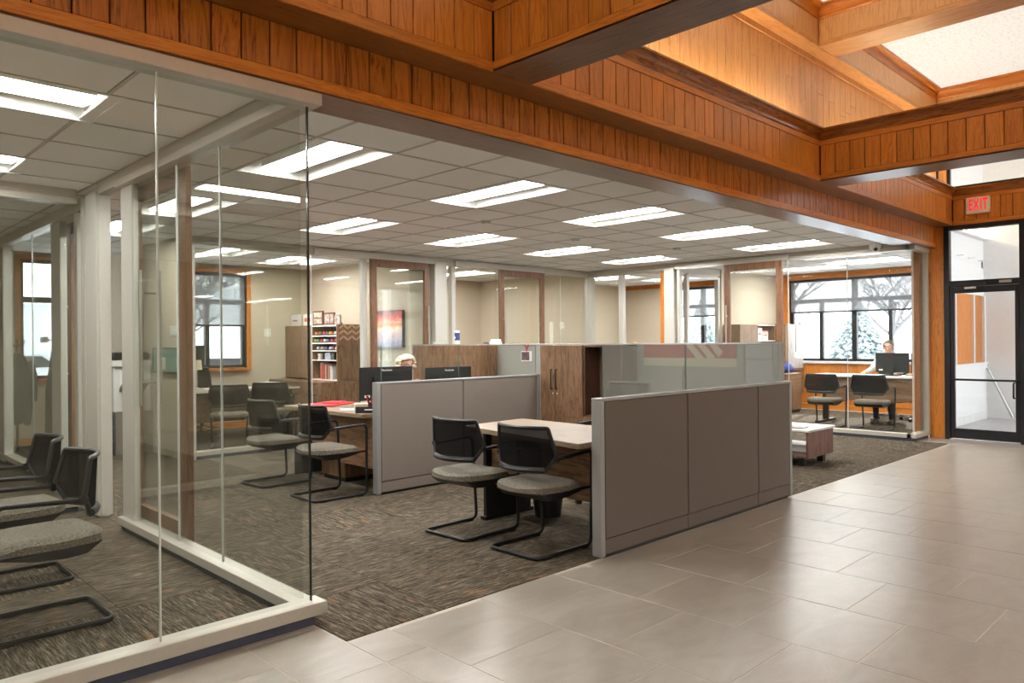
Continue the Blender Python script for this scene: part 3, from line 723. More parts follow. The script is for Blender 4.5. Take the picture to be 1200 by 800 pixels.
part(ex, 'push_bar', MB().tube(fillet([(X_END, 3.17, .83), (X_END-.07, 3.17, .83), (X_END-.07, 2.40, .83), (X_END, 2.40, .83)], .03), .014, 8), BLKM, smooth=True)
part(ex, 'pull_handle', MB().tube(fillet([(X_END, 2.44, .60), (X_END-.06, 2.44, .60), (X_END-.06, 2.44, .80), (X_END, 2.44, .80)], .03), .011, 8), BLKM, smooth=True)
part(ex, 'threshold', B((X_END-.03, 2.37, 0), (X_END+.09, 3.2, .014)), CHROME)
cl = part(ex, 'door_closer', B((X_END-.06, 2.75, 2.105), (X_END-.02, 3.12, 2.15)), BLACK, bevel=.006); part(cl, 'closer_arm', B((X_END-.09, 2.86, 2.06), (X_END-.05, 2.99, 2.085)), STEEL)
part(ex, 'push_plate', B((X_END-.024, 2.46, 2.125), (X_END-.018, 2.60, 2.16)), STEEL)
sf = structure('window_6', (X_END, 1.7, 0))
part(sf, 'sash_frame', MB().box((X_END, 1.25, 0), (X_END+.06, 1.32, 2.94)).box((X_END, 1.25, 0), (X_END+.06, 2.30, .10)).box((X_END, 1.25, 2.87), (X_END+.06, 2.30, 2.94)), DFRAME); gpanel(sf, 'x', X_END+.03, 1.31, 2.31, .09, 2.88)
# lit exit sign
es = thing('exit_sign', 'white exit sign with red letters above the glass door', 'sign', (X_END-.012, 2.83, 3.07))
part(es, 'housing', B((X_END-.055, 2.69, 3.072), (X_END-.012, 2.975, 3.292)), pm('cream_sign_housing', (.88, .80, .62), .4, 0, .03), bevel=.008)
part(es, 'lettering', text_mb('EXIT', .175, frameM((X_END-.0565, 2.828, 3.182), (0, -1, 0), (0, 0, 1)) @ Matrix.Diagonal((.56, 1.22, 1, 1)), bold=.0035), emis('red_exit_letters', (.85, .012, .03), .9))

# ---- stair vestibule beyond the door
vb = structure('wall_outer_right', (15, 2, 0)); part(vb, 'plaster', B((15.0, -3, 0), (15.15, 3.75, 4.7)), WHITEW)
vs = structure('wall_outer_left', (13, 3.6, 0))
part(vs, 'low_wall', B((11.75, 3.56, 0), (15.0, 3.64, .95)), WHITEW); part(vs, 'cap', B((11.75, 3.54, .95), (15.0, 3.64, .975)), WHITEL)
tp = mesh_of('base_tile', B((-.145, -.010, 0), (.145, 0, .14)), WHITEL, bevel=.002, seg=1)
for k in range(10): inst(vs, 'base_tile', tp, (11.98+.3*k, 3.56, .005))
part(vs, 'upper_wall', B((11.75, 3.60, 2.12), (15.0, 3.64, 3.10)), WHITEW)
part(vs, 'lit_ledge', B((11.75, 3.50, 3.07), (15.0, 3.60, 3.10)), WHITEW); part(vs, 'cove_lamp', B((11.9, 3.54, 3.12), (14.9, 3.57, 3.13)), COVE)
part(vs, 'top_wall', B((11.75, 3.60, 3.10), (15.0, 3.64, 4.62)), WHITEW)
for (a, b_) in ((11.80, 13.28), (13.34, 14.30), (14.36, 14.95)): part(vs, 'wood_panel', B((a, 3.615, .975), (b_, 3.635, 2.12)), OZ)
for a in (13.28, 14.30, 14.94): part(vs, 'mullion', B((a, 3.575, .975), (a+.06, 3.63, 2.12)), WHITEL)
smesh('floor_outer', B((11.9, -3, -.02), (15.0, 3.6, 0)), pm('vestibule_floor', (.42, .42, .44), .35, 0, .1, 4, (1, 6, 1)))
smesh('ceiling_outer', B((11.75, -.4, 4.62), (15.0, 3.64, 4.7)), WHITEW)
hr = thing('handrail', 'steel stair handrail descending along the white vestibule wall', 'handrail', (14.9, 3.4, .5))
part(hr, 'rail', MB().tube(fillet([(14.98, 3.55, .86), (14.92, 3.53, .86), (14.92, 3.17, .05)], .05), .021, 10), STEEL, smooth=True)
for (y, z) in ((3.46, .70), (3.28, .30)): part(hr, 'bracket', MB().tube([(15.0, y, z-.05), (14.95, y, z-.05), (14.92, y, z)], .009, 6), STEEL)

# ================================================================== OUTSIDE
smesh('ground', B((-40, -40, -.6), (90, 90, -.35)), SNOW)
def bare_tree(base, h, seed, label, lean=(0, 0)):
    R = random.Random(seed); mb = MB()
    def grow(p, d, L, r, lev):
        n = 4; pts = [p]; q = Vector(p)
        for k in range(n):
            d = (d + Vector((R.uniform(-.16, .16), R.uniform(-.16, .16), R.uniform(-.03, .12)))).normalized(); q = q+d*L/n; pts.append(q.copy())
        mb.tube(pts, [r*(1-.5*k/n) for k in range(n+1)], 6 if lev < 2 else 3)
        if lev < 5:
            for k in range(R.choice((3, 3, 4)) if lev else 6):
                a = R.uniform(0, 2*PI); t = R.uniform(.45, 1); o = pts[int(t*n)]
                sd = (d*.55 + Vector((math.cos(a), math.sin(a), R.uniform(.0, .55)))*.8).normalized()
                grow(o, sd, L*R.uniform(.55, .78), r*.52, lev+1)
    grow(Vector(base), Vector((lean[0], lean[1], 1)).normalized(), h*.30, h*.015, 0)
    return single('bare_tree', label, 'tree', mb, BARK, base)
bare_tree((34, 17.2, -.36), 13, 5, 'bare dark winter tree outside the wide east window near the wardrobe', (-.05, -.28))
bare_tree((46, 15.5, -.36), 13, 8, 'bare winter tree outside the wide east window above the seated man')
bare_tree((9.2, 24, -.36), 10, 21, 'bare winter tree outside the window with the parked truck', (-.15, 0))
bare_tree((36, 26, -.36), 10, 33, 'bare tree outside the window of the corner back office')
def evergreen(base, h, r, seed, label):
    R = random.Random(seed); T = thing('evergreen_tree', label, 'tree', base)
    part(T, 'trunk', MB().tube([base, (base[0], base[1], base[2]+h*.9)], [h*.03, h*.006], 8), BARK)
    mb = MB()
    for k in range(2200):
        t = R.random()**1.3; a = R.uniform(0, 2*PI); z = base[2]+.3+h*.97*t; rr = r*(1-t)*R.uniform(.5, 1.08)+.05
        c = Vector((base[0]+rr*math.cos(a), base[1]+rr*math.sin(a), z)); s = r*.11*(1.1-t)+.05
        d = Vector((math.cos(a), math.sin(a), -.35)).normalized(); sd = d.cross(Vector((0, 0, 1))).normalized()
        u_ = Vector((0, 0, 1))
        mb.add([c-d*s, c+sd*s*.6, c+d*s*1.2, c-sd*s*.6, c+u_*s*.5], [(0, 1, 4), (1, 2, 4), (2, 3, 4), (3, 0, 4), (0, 3, 2, 1)])
    part(T, 'foliage', mb, NEEDLE, kind='stuff')
evergreen((36, 13.7, -.36), 3.3, 1.6, 2, 'blue green evergreen outside the east window behind the seated man')
evergreen((40, 24.5, -.36), 4.0, 1.5, 4, 'evergreen outside the window of the corner back office')
# semi trailer parked in the lot beyond the bookcase office window
tk = thing('semi_trailer', 'white semi trailer parked outside the window of the bookcase office', 'truck', (15, 34, -.35))
part(tk, 'box', B((9, 33, .75), (17.0, 35.5, 3.9)), TRUCKW, bevel=.05); part(tk, 'chassis', B((9.2, 33.2, .45), (16.8, 35.3, .72)), BLACK)
for x in (12.3, 13.6, 15.9): part(tk, 'wheel', MB().prism([(x+.52*math.cos(2*PI*k/18), .17+.52*math.sin(2*PI*k/18)) for k in range(18)], 'y', 32.95, 33.35), BLACK)
cr = thing('parked_car', 'silver car parked outside the window left of the copier', 'car', (5.6, 30, -.35))
cb = MB().prism([(3.4, .0), (7.9, .0), (7.9, .45), (7.2, .62), (6.5, 1.12), (4.7, 1.15), (3.9, .62), (3.4, .5)], 'y', 29.2, 30.9)
part(cr, 'body', cb, pm('silver_car_paint', (.5, .53, .56), .3, .5, .03), bevel=.06)
part(cr, 'side_glass', MB().prism([(4.3, .66), (6.9, .66), (6.4, 1.04), (4.8, 1.06)], 'y', 29.18, 29.24), BLACK)
for x in (4.2, 7.0): part(cr, 'wheel', MB().prism([(x+.33*math.cos(2*PI*k/16), -.03+.33*math.sin(2*PI*k/16)) for k in range(16)], 'y', 29.15, 29.4), BLACK)
bd = thing('warehouse_building', 'long pale building across the lot outside the window left of the copier', 'building', (4, 60, -.35))
part(bd, 'wall', B((-30, 60, -.35), (26, 70, 4.2)), pm('pale_metal_siding', (.55, .58, .60), .7, 0, .05)); part(bd, 'roof', B((-30.4, 59.5, 4.2), (26.4, 70, 4.7)), pm('pale_roof', (.72, .74, .76), .7)); part(bd, 'door', B((2, 59.96, -.35), (6, 60, 3)), ASPH)

# ================================================================== FURNITURE
# ---- cantilever guest chair (faces +x at the origin)
def make_guest_chair():
    t = thing('guest_chair', 'guest chair', 'chair')
    loop = [(-.10, -.262, .640), (.255, -.250, .655), (.268, -.225, .016), (-.262, -.225, .016), (-.262, .225, .016), (.268, .225, .016), (.255, .250, .655), (-.10, .262, .640)]
    part(t, 'frame', MB().tube(fillet(loop, .055, 6), .0125, 10), BLKM, smooth=True)
    for s in (-1, 1): part(t, 'seat_support', MB().tube(fillet([(.266, s*.226, .405), (.12, s*.215, .405), (.04, s*.17, .405)], .03), .010, 8), BLKM, smooth=True)
    for x in (-.18, .20):
        for s in (-1, 1): part(t, 'glide', MB().box((x-.03, s*.225-.012, 0), (x+.03, s*.225+.012, .008)), BLACK)
    def top(u, v):
        a, b_ = 2*u-1, 2*v-1
        x = a*.258*math.sqrt(1-.36*b_*b_); y = b_*.246*math.sqrt(1-.36*a*a)
        return x, y, a, b_
    def ptop(u, v):
        x, y, a, b_ = top(u, v); z = .466+.012*b_*b_-.004 - (.030*max(0, (a-.45)/.55)**2) + .004*max(0, -a)
        e = max(abs(a), abs(b_)); z -= .026*max(0, (e-.72)/.28)**2
        return (x, y, z)
    def pbot(u, v):
        x, y, a, b_ = top(u, v); z = .402 - (.022*max(0, (a-.45)/.55)**2); e = max(abs(a), abs(b_)); z += .012*max(0, (e-.8)/.2)
        return (x, y, z)
    m = MB(); n = 18
    m.grid(ptop, n, n); m.grid(pbot, n, n)
    per = [(i, 0) for i in range(n)]+[(n, j) for j in range(n)]+[(i, n) for i in range(n, 0, -1)]+[(0, j) for j in range(n, 0, -1)]
    N1 = (n+1)*(n+1)
    for k in range(len(per)):
        a = per[k]; b_ = per[(k+1) % len(per)]; ia = a[0]*(n+1)+a[1]; ib = b_[0]*(n+1)+b_[1]
        m.f.append((ia, ib, ib+N1, ia+N1)); m.m.append(0)
    part(t, 'seat', m, SEATF, smooth=True)
    pan = MB().prism([(-.225, .418), (.235, .408), (.228, .392), (.08, .362), (-.06, .352), (-.15, .362)], 'y', -.205, .205)
    part(t, 'seat_pan', pan, BLACK, bevel=.012)
    def back(y, z): return (-.232+.115*(abs(y)/.265)**1.8-.05*(z-.60), y, z)
    out = [(-.205, .558), (.205, .558), (.268, .655), (.228, .838), (-.228, .838), (-.268, .655)]
    pts = []
    for i in range(6):
        a, b_ = out[i], out[(i+1) % 6]
        for k in range(8): q = k/8; pts.append(Vector((0, a[0]+(b_[0]-a[0])*q, a[1]+(b_[1]-a[1])*q)))
    pts = fillet_loop(pts, .02, 2); rim = [back(p.y, p.z) for p in pts]
    part(t, 'back_frame', MB().tube(rim, .0125, 8, closed=True), BLACK, smooth=True)
    lip = [back(y, .562+.0) for y in [-.205+.41*k/10 for k in range(11)]]
    part(t, 'back_lower_rail', MB().tube([(p[0]-.004, p[1], p[2]) for p in lip], .021, 8), BLACK, smooth=True)
    def mesh(u, v):
        z = .56+(.838-.56)*v
        wd = .205+(.268-.205)*min(1, (z-.558)/.097) if z < .655 else .268-(.04)*(z-.655)/.183
        return back((2*u-1)*wd, z)
    part(t, 'mesh', MB().grid(mesh, 14, 8), MESHF, smooth=True)
    for s in (-1, 1): part(t, 'arm_pivot', MB().obox((-.112, s*.262, .640), (.055, .026, .040), Matrix.Rotation(s*-.25, 4, 'Z')), BLACK, bevel=.008)
    return t
gc = make_guest_chair()
CH = [(3.695, 3.52, 0, 'guest chair at the front desk, nearer the grey divider that edges the tiled floor'),
      (3.67, 4.20, .03, 'guest chair at the front desk, farther from the grey divider that edges the tiled floor'),
      (3.60, 6.10, .0, 'guest chair at the desk with the red folder, half outside the glass office corner'),
      (3.585, 7.08, .07, 'guest chair at the desk with the red folder, seen wholly through the glass'),
      (.955, 4.36, PI, 'guest chair in the glass lobby office, nearer the lobby'),
      (1.00, 5.24, PI-.03, 'guest chair in the glass lobby office, farther from the lobby'),
      (4.42, 10.05, 1.15, 'guest chair in the bookcase office at the lamp end of the desk'),
      (5.10, 10.15, .9, 'guest chair in the bookcase office at the bookcase end of the desk'),
      (11.93, 5.08, .04, 'guest chair in the seated man\'s office nearer the wardrobe'),
      (11.95, 4.36, .02, 'guest chair in front of the seated man\'s monitor')]
for k, (x, y, a, l) in enumerate(CH):
    place(gc, (x, y, .003), a, l, 'mesh back guest chairs', first=(k == 0))

# ---- five-star task chair
def make_task_chair():
    t = thing('task_chair', 'task chair', 'chair')
    b = MB()
    for k in range(5):
        a = 2*PI*k/5+.3; c, s = math.cos(a), math.sin(a)
        b.tube([(0, 0, .11), (c*.15, s*.15, .10), (c*.29, s*.29, .075)], [.022, .018, .013], 8)
    part(t, 'base', b, CHROME, smooth=True)
    for k in range(5):
        a = 2*PI*k/5+.3; c, s = math.cos(a)*.30, math.sin(a)*.30
        part(t, 'caster', MB().prism([(c+.027*math.cos(2*PI*q/12), .028+.027*math.sin(2*PI*q/12)) for q in range(12)], 'y', s-.022, s+.022), BLACK, bevel=.003, seg=1)
    part(t, 'gas_lift', MB().lathe([(.028, .10), (.028, .25), (.018, .25), (.018, .33)], n=12), BLKM, smooth=True)
    part(t, 'seat', MB().box((-.24, -.245, .325), (.25, .245, .398)), BLACK, bevel=.035, seg=3, smooth=True)
    def bk(u, v):
        y = (2*u-1)*(.235-.03*v); z = .56+.46*v; return (-.24-.06*v+.06*(y/.235)**2+.03*math.sin(v*PI), y, z)
    part(t, 'back_mesh', MB().grid(bk, 10, 10), MESHF, smooth=True)
    rim = [bk(u, 0) for u in [k/10 for k in range(11)]]+[bk(1, v) for v in [k/10 for k in range(1, 11)]]+[bk(u, 1) for u in [1-k/10 for k in range(1, 11)]]+[bk(0, v) for v in [1-k/10 for k in range(1, 10)]]
    part(t, 'back_frame', MB().tube(rim, .015, 8, closed=True), BLACK, smooth=True)
    part(t, 'back_post', MB().tube(fillet([(-.05, 0, .34), (-.28, 0, .35), (-.29, 0, .62)], .06), .02, 8), BLACK, smooth=True)
    for s in (-1, 1):
        a = part(t, 'armrest', MB().box((-.13, s*.28-.035, .66), (.12, s*.28+.035, .69)), BLACK, bevel=.012)
        part(a, 'arm_post', MB().tube(fillet([(0, s*.20, .38), (0, s*.285, .39), (0, s*.285, .665)], .04), .016, 8), BLKM, smooth=True)
    return t
tc = make_task_chair()
TC = [(5.12, 4.0, PI+.1, 'black task chair behind the front desk, its top just above the grey divider'),
      (13.48, 4.62, PI+.1, 'black task chair on a star base under the seated man'),
      (4.72, 11.72, -PI/2, 'dark task chair behind the paper strewn desk by the window'),
      (5.28, 7.28, -PI/2-.25, 'task chair of the fair haired person behind the two monitors')]
for k, (x, y, a, l) in enumerate(TC): place(tc, (x, y, .003), a, l, 'task chairs', first=(k == 0)).scale = (.9 if k == 3 else 1,)*3

# ---- workstation dividers
def divider(name, label, axis, c, a0, a1, seams, H, fab, glass=None, gz=1.365, gcuts=(), endpost=None, cap=TRIMG, th=.035):
    T = thing(name, label, 'divider', (c, a0, 0) if axis == 'x' else (a0, c, 0), kind='thing')
    ed = [a0]+list(seams)+[a1]
    for s, e in zip(ed, ed[1:]):
        part(T, 'fabric_panel', abox(axis, c-th, c+th, s+.003, e-.003, .125, H-.02), fab, bevel=.006)
        part(T, 'raceway', abox(axis, c-th+.003, c+th-.003, s+.003, e-.003, .025, .121), fab, bevel=.003, seg=1)
    part(T, 'top_cap', abox(axis, c-th-.002, c+th+.002, a0-.045, a1+.045, H-.02, H), cap, bevel=.003, seg=1)
    for (s, e) in ((a0-.045, a0), (a1, a1+.045)): part(T, 'end_post', abox(axis, c-th-.003, c+th+.003, s, e, .012, H-.02), cap, bevel=.004, seg=1)
    part(T, 'foot', abox(axis, c-.02, c+.02, a0+.01, a1-.01, 0, .03), BLACK)
    if glass:
        g0, g1 = a0+.03, a1-.02; q = [g0]+list(gcuts)+[g1]
        for s, e in zip(q, q[1:]):
            part(T, 'glass_screen', abox(axis, c-.004, c+.004, s+.002, e-.002, H-.005, gz), glass)
        ed_ = MB()
        for s in q[:-1]: ed_.add(*(lambda k: (k.v, k.f))(abox(axis, c-.0045, c+.0045, s-.002, s+.003, H, gz)))
        part(T, 'glass_edge', ed_, GEDGE)
    return T
divider('workstation_divider', 'low grey fabric divider with a satin glass screen along the tiled floor', 'y', 3.075, 3.80, 6.40, (4.77, 5.83), 1.03, FAB, FROST, 1.365, (4.80,))
divider('workstation_divider', 'low grey fabric divider with a clear glass screen between the two desks', 'y', 5.80, 3.955, 6.03, (4.95,), 1.035, FAB2, GLASS, 1.37, (4.92,))
sp = divider('workstation_divider', 'tall grey divider with a printed flag panel behind the cabinets', 'x', 6.385, 3.16, 8.45, (3.44, 4.10, 4.86, 6.1, 7.1), 1.37, FABC, cap=TRIMG, th=.032)
fl = part(sp, 'printed_band', B((6.349, 3.52, 1.225), (6.353, 4.56, 1.355)), PANELPRINT_R, label='muted red printed band')
part(sp, 'printed_band', B((6.349, 3.52, 1.145), (6.353, 4.56, 1.225)), PANELPRINT_C, label='cream printed band')
for (y0, dz_) in ((4.06, .155), (3.93, .115), (3.80, .07)):
    w_ = .075
    P = [(y0, 1.355), (y0-w_, 1.355), (y0-w_-dz_, 1.355-dz_), (y0-w_-dz_+.05, 1.355-dz_-.05), ]
    part(sp, 'printed_stripe', MB().prism(P, 'x', 6.345, 6.349), PANELPRINT_C, label='slanting cream stripe of the print')
part(sp, 'pale_tile', B((6.344, 3.165, 1.235), (6.353, 3.43, 1.35)), FABL, bevel=.003); part(sp, 'pale_tile', B((6.344, 3.165, .85), (6.353, 3.43, 1.21)), FABL, bevel=.003)

# ---- storage along the tall divider
def bar_pull(T, p, q, off):
    o = Vector(off); mb = MB().tube(fillet([p, Vector(p)+o, Vector(q)+o, q], .008, 3), .0065, 6)
    return part(T, 'handle', mb, BLACK, smooth=True, label='black bar handle')
wc = thing('storage_tower', 'walnut storage tower with two doors, black handles and an open side shelf', 'cabinet', (6.2, 5.2, 0))
part(wc, 'carcass', MB().box((6.09, 5.145, .04), (6.345, 5.755, 1.355)), WZ)
part(wc, 'door', B((6.07, 5.545, .42), (6.092, 5.753, 1.352)), WZ, bevel=.002, seg=1); part(wc, 'door', B((6.07, 5.147, .58), (6.092, 5.540, 1.352)), WZ, bevel=.002, seg=1)
part(wc, 'drawer', B((6.07, 5.147, .34), (6.092, 5.540, .575)), WZ, bevel=.002, seg=1); part(wc, 'drawer', B((6.07, 5.147, .05), (6.092, 5.540, .335)), WZ, bevel=.002, seg=1); part(wc, 'door', B((6.07, 5.545, .05), (6.092, 5.753, .415)), WZ)
for y in (5.575, 5.505): bar_pull(wc, (6.07, y, .88), (6.07, y, 1.09), (-.028, 0, 0))
bar_pull(wc, (6.07, 5.24, .52), (6.07, 5.45, .52), (-.028, 0, 0))
lk = MB()
for y in (5.565, 5.505): lk.ell((6.068, y, .83), (.006, .012, .012))
part(wc, 'lock', lk, STEEL, smooth=True)
so = MB().box((6.09, 4.645, .04), (6.345, 4.665, 1.355)).box((6.09, 5.125, .04), (6.345, 5.145, 1.355)).box((6.33, 4.665, .04), (6.345, 5.125, 1.355)).box((6.09, 4.665, 1.335), (6.345, 5.125, 1.355)).box((6.09, 4.665, .60), (6.345, 5.125, .62))
part(wc, 'open_shelf', so, wood('dark_walnut_interior', (.04, .02, .012), (.10, .052, .03), (.15, .08, .05), 'z', .45))
part(wc, 'drawer', B((6.07, 4.647, .34), (6.092, 5.143, .60)), WZ, bevel=.002, seg=1); part(wc, 'drawer', B((6.07, 4.647, .05), (6.092, 5.143, .335)), WZ, bevel=.002, seg=1)
part(wc, 'plinth', B((6.1, 4.66, 0), (6.34, 5.74, .04)), BLACK)
wc2 = thing('storage_cabinet', 'walnut storage cabinet with plain doors behind the two monitors', 'cabinet', (6.2, 7.4, 0))
part(wc2, 'carcass', B((6.07, 6.745, .04), (6.345, 8.06, 1.355)), WZ)
for a, b_ in ((6.747, 7.42), (7.425, 8.058)): part(wc2, 'door', B((6.05, a, .05), (6.072, b_, 1.352)), WZ, bevel=.002, seg=1)
part(wc2, 'plinth', B((6.08, 6.76, 0), (6.34, 8.04, .04)), BLACK)
# photo card clipped on the grey panel
pc = thing('photo_card', 'small framed photo hanging from a red clip on the grey panel', 'photo', (6.345, 6.25, 1.2))
part(pc, 'frame', B((6.338, 6.15, 1.165), (6.352, 6.32, 1.285)), WHITEL); part(pc, 'picture', B((6.336, 6.185, 1.178), (6.339, 6.312, 1.275)), pm('dark_photo', (.10, .06, .07), .5, 0, .9, 30))
part(pc, 'clip', MB().tube([(6.342, 6.20, 1.36), (6.342, 6.235, 1.315), (6.342, 6.27, 1.36)], .008, 6).tube([(6.342, 6.235, 1.32), (6.342, 6.235, 1.28)], .008, 6), RED, smooth=True)
# things standing on the tall divider
bt = thing('water_bottle', 'blue and white tumbler standing on the divider above the photo card', 'bottle', (6.385, 7.55, 1.37))
part(bt, 'body', MB().lathe([(.030, 0), (.034, .05), (.034, .15)], (6.385, 7.55, 1.37), 16), pm('navy_tumbler', (.03, .06, .22), .4, 0, .1), smooth=True)
part(bt, 'base_band', MB().lathe([(.0345, .0), (.0352, .045), (.0345, .05)], (6.385, 7.55, 1.37), 16), WHITEL, smooth=True); part(bt, 'lid', MB().lathe([(.036, 0), (.036, .018), (.03, .026)], (6.385, 7.55, 1.52), 16), WHITEL, smooth=True)
part(bt, 'badge', MB().ell((6.352, 7.56, 1.455), (.004, .018, .018)), WHITEL)
ah = thing('sign_holder', 'clear acrylic sign holder on the divider beside the tumbler', 'holder', (6.385, 7.95, 1.37))
part(ah, 'plate', B((6.38, 7.76, 1.372), (6.386, 8.12, 1.428)), GLASS); part(ah, 'foot', B((6.355, 7.76, 1.37), (6.412, 8.12, 1.374)), GLASS); part(ah, 'insert', B((6.387, 7.82, 1.374), (6.389, 8.06, 1.405)), PAPER)
single('name_card', 'small white folded card on the divider', 'card', MB().prism([(6.36, 1.37), (6.41, 1.37), (6.385, 1.43)], 'y', 6.72, 6.90), PAPER, (6.385, 6.8, 1.37))

# ---- desks of the two workstations
def slab(poly, z0, z1): return MB().prism(poly, 'z', z0, z1)
d1 = thing('desk', 'pale oak topped desk with two guest chairs at the tiled floor', 'desk', (4.2, 3.9, 0))
rp = [(p.x, p.y) for p in fillet([(3.66, 3.14, 0), (3.86, 4.50, 0), (4.56, 4.54, 0), (4.52, 3.14, 0)], .07, 5)]
part(d1, 'top', slab(rp, .705, .742), DESKY, bevel=.003, seg=1)
part(d1, 'modesty_panel', B((4.03, 3.16, .28), (4.055, 4.36, .704)), WX and WY, bevel=.002, seg=1)
part(d1, 'end_panel', B((3.98, 4.37, .03), (4.48, 4.40, .704)), BLACK); part(d1, 'end_panel_foot', B((3.96, 4.355, 0), (4.50, 4.415, .03)), BLACK)
part(d1, 'leg', B((4.40, 3.18, 0), (4.46, 3.24, .705)), BLACK)
tb = thing('wastebasket', 'black wastebasket under the front desk', 'bin', (4.40, 4.10, 0))
part(tb, 'body', MB().lathe([(.105, .004), (.135, .30), (.128, .30), (.10, .012)], (4.42, 4.12, 0), 20), BLACK, smooth=True); part(tb, 'rim', MB().tube([(4.42+.133*math.cos(2*PI*k/20), 4.12+.133*math.sin(2*PI*k/20), .30) for k in range(20)], .006, 6, closed=True), BLACK, smooth=True)
d2 = thing('desk', 'walnut desk holding a red folder, papers and two monitors', 'desk', (4.3, 6.6, 0))
rp = [(p.x, p.y) for p in fillet([(3.84, 5.90, 0), (3.84, 7.42, 0), (4.58, 7.42, 0), (4.58, 5.90, 0)], .06, 5)]
part(d2, 'top', slab(rp, .705, .742), DESKY, bevel=.003, seg=1); part(d2, 'return_top', B((4.58, 5.90, .705), (6.03, 6.62, .742)), DESKY)
part(d2, 'modesty_panel', B((3.98, 5.92, .22), (4.005, 7.36, .704)), WY, bevel=.002, seg=1)
part(d2, 'end_panel', B((3.96, 7.36, 0), (4.5, 7.39, .704)), BLACK); part(d2, 'leg', B((5.95, 5.95, 0), (6.0, 6.55, .705)), BLACK)
pd = thing('drawer_pedestal', 'low walnut pedestal under the desk with the red folder', 'pedestal', (4.2, 6.8, 0))
part(pd, 'body', B((4.06, 6.55, .05), (4.5, 7.0, .60)), WZ); part(pd, 'drawer', B((4.5, 6.56, .06), (4.515, 6.99, .32)), WZ); part(pd, 'plinth', B((4.08, 6.57, 0), (4.48, 6.98, .05)), BLACK)
single('folder', 'bright red folder lying on the walnut desk', 'folder', MB().obox((4.20, 7.08, .752), (.50, .34, .014), Matrix.Rotation(.5, 4, 'Z')).obox((4.28, 7.1, .766), (.24, .18, .010), Matrix.Rotation(.7, 4, 'Z')), RED, (4.28, 6.95, .742))
single('paper_stack', 'stack of cream papers on the walnut desk under the monitors', 'papers', MB().obox((4.42, 6.66, .752), (.30, .17, .018), Matrix.Rotation(-.6, 4, 'Z')).obox((4.41, 6.67, .764), (.28, .15, .008), Matrix.Rotation(-.45, 4, 'Z')), pm('cream_paper', (.66, .58, .44), .7, 0, .05), (4.38, 6.72, .742))
single('paper_sheet', 'loose white sheet near the edge of the walnut desk', 'paper', MB().obox((4.12, 6.40, .7435), (.34, .20, .003), Matrix.Rotation(-.5, 4, 'Z')), PAPER, (4.12, 6.4, .742))
cup = thing('pencil_cup', 'glass pencil cup stuffed with red pens', 'cup', (4.06, 6.07, .742))
part(cup, 'cup', MB().lathe([(.034, 0), (.036, .085), (.033, .085), (.031, .006)], (4.06, 6.07, .743), 14), pm('smoked_cup', (.05, .02, .02), .3, 0, .2), smooth=True)
for k in range(9):
    a = k*2.4; part(cup, 'pen', MB().tube([(4.06+.012*math.cos(a), 6.07+.012*math.sin(a), .75), (4.06+.05*math.cos(a), 6.07+.05*math.sin(a), .885+.012*(k % 3))], .0065, 6), RED if k % 4 else BLACK, smooth=True)
npz = thing('name_plate', 'black desk name plate on the corner of the walnut desk', 'sign', (3.95, 5.98, .742))
RN = Matrix.Rotation(math.atan2(-.22, .28), 4, 'Z')
part(npz, 'plate', MB().obox((3.965, 5.965, .772), (.26, .018, .058), RN), BLACK); part(npz, 'end_cap', MB().obox(Vector((3.965, 5.965, .772))+RN @ Vector((-.135, 0, 0)), (.012, .022, .06), RN), WHITEL)
part(npz, 'lettering', MB().obox(Vector((3.965, 5.965, .774))+RN @ Vector((.02, -.0095, 0)), (.13, .001, .012), RN), PAPER)
single('tissue_box', 'white box behind the pencil cup', 'box', MB().box((4.16, 6.02, .743), (4.27, 6.13, .86)), WHITEL, (4.2, 6.07, .742), bevel=.006)
# ---- monitors
def monitor(label, loc, rz, wd=.60, h=.36, z0=.10, brand=None, group=None, tilt=0):
    T = thing('monitor', label, 'monitor', (0, 0, 0), group)
    part(T, 'housing', MB().box((-.020, -wd/2, z0), (.008, wd/2, z0+h)), BLACK, bevel=.006)
    part(T, 'back_bulge', MB().box((-.045, -wd*.28, z0+.07), (-.018, wd*.28, z0+h-.09)), BLACK, bevel=.012)
    part(T, 'screen', B((.0075, -wd/2+.012, z0+.016), (.0095, wd/2-.012, z0+h-.012)), pm('dark_screen', (.01, .012, .014), .15, 0, .1))
    part(T, 'neck', MB().box((-.06, -.03, .012), (-.035, .03, z0+h*.5)), BLACK, bevel=.004); part(T, 'foot', MB().box((-.14, -.12, 0), (.07, .12, .014)), BLACK, bevel=.005)
    if brand: part(T, 'lettering', text_mb(brand, .030, frameM((-.0212, 0, z0+h-.034), (0, -1, 0), (0, 0, 1))), PAPER)
    part(T, 'sticker', B((-.0212, wd/2-.11, z0+.03), (-.0205, wd/2-.05, z0+.055)), PAPER)
    T.location = loc; T.rotation_euler = (0, 0, rz); return T
monitor('black monitor seen from behind beside the pencil cup', (4.47, 6.42, .742), PI/2-.06, .62, .335, .075, 'ViewSonic')
monitor('black monitor seen from behind before the plain walnut cabinet doors', (5.18, 6.28, .742), PI/2-.02, .62, .335, .055, 'ViewSonic')
monitor('black monitor hiding the lower face of the seated man', (12.77, 4.345, .802), 0.04, .50, .315, .05)
monitor('second monitor of the seated man, cut by the oak post', (12.80, 3.905, .802), -.02, .34, .315, .05)
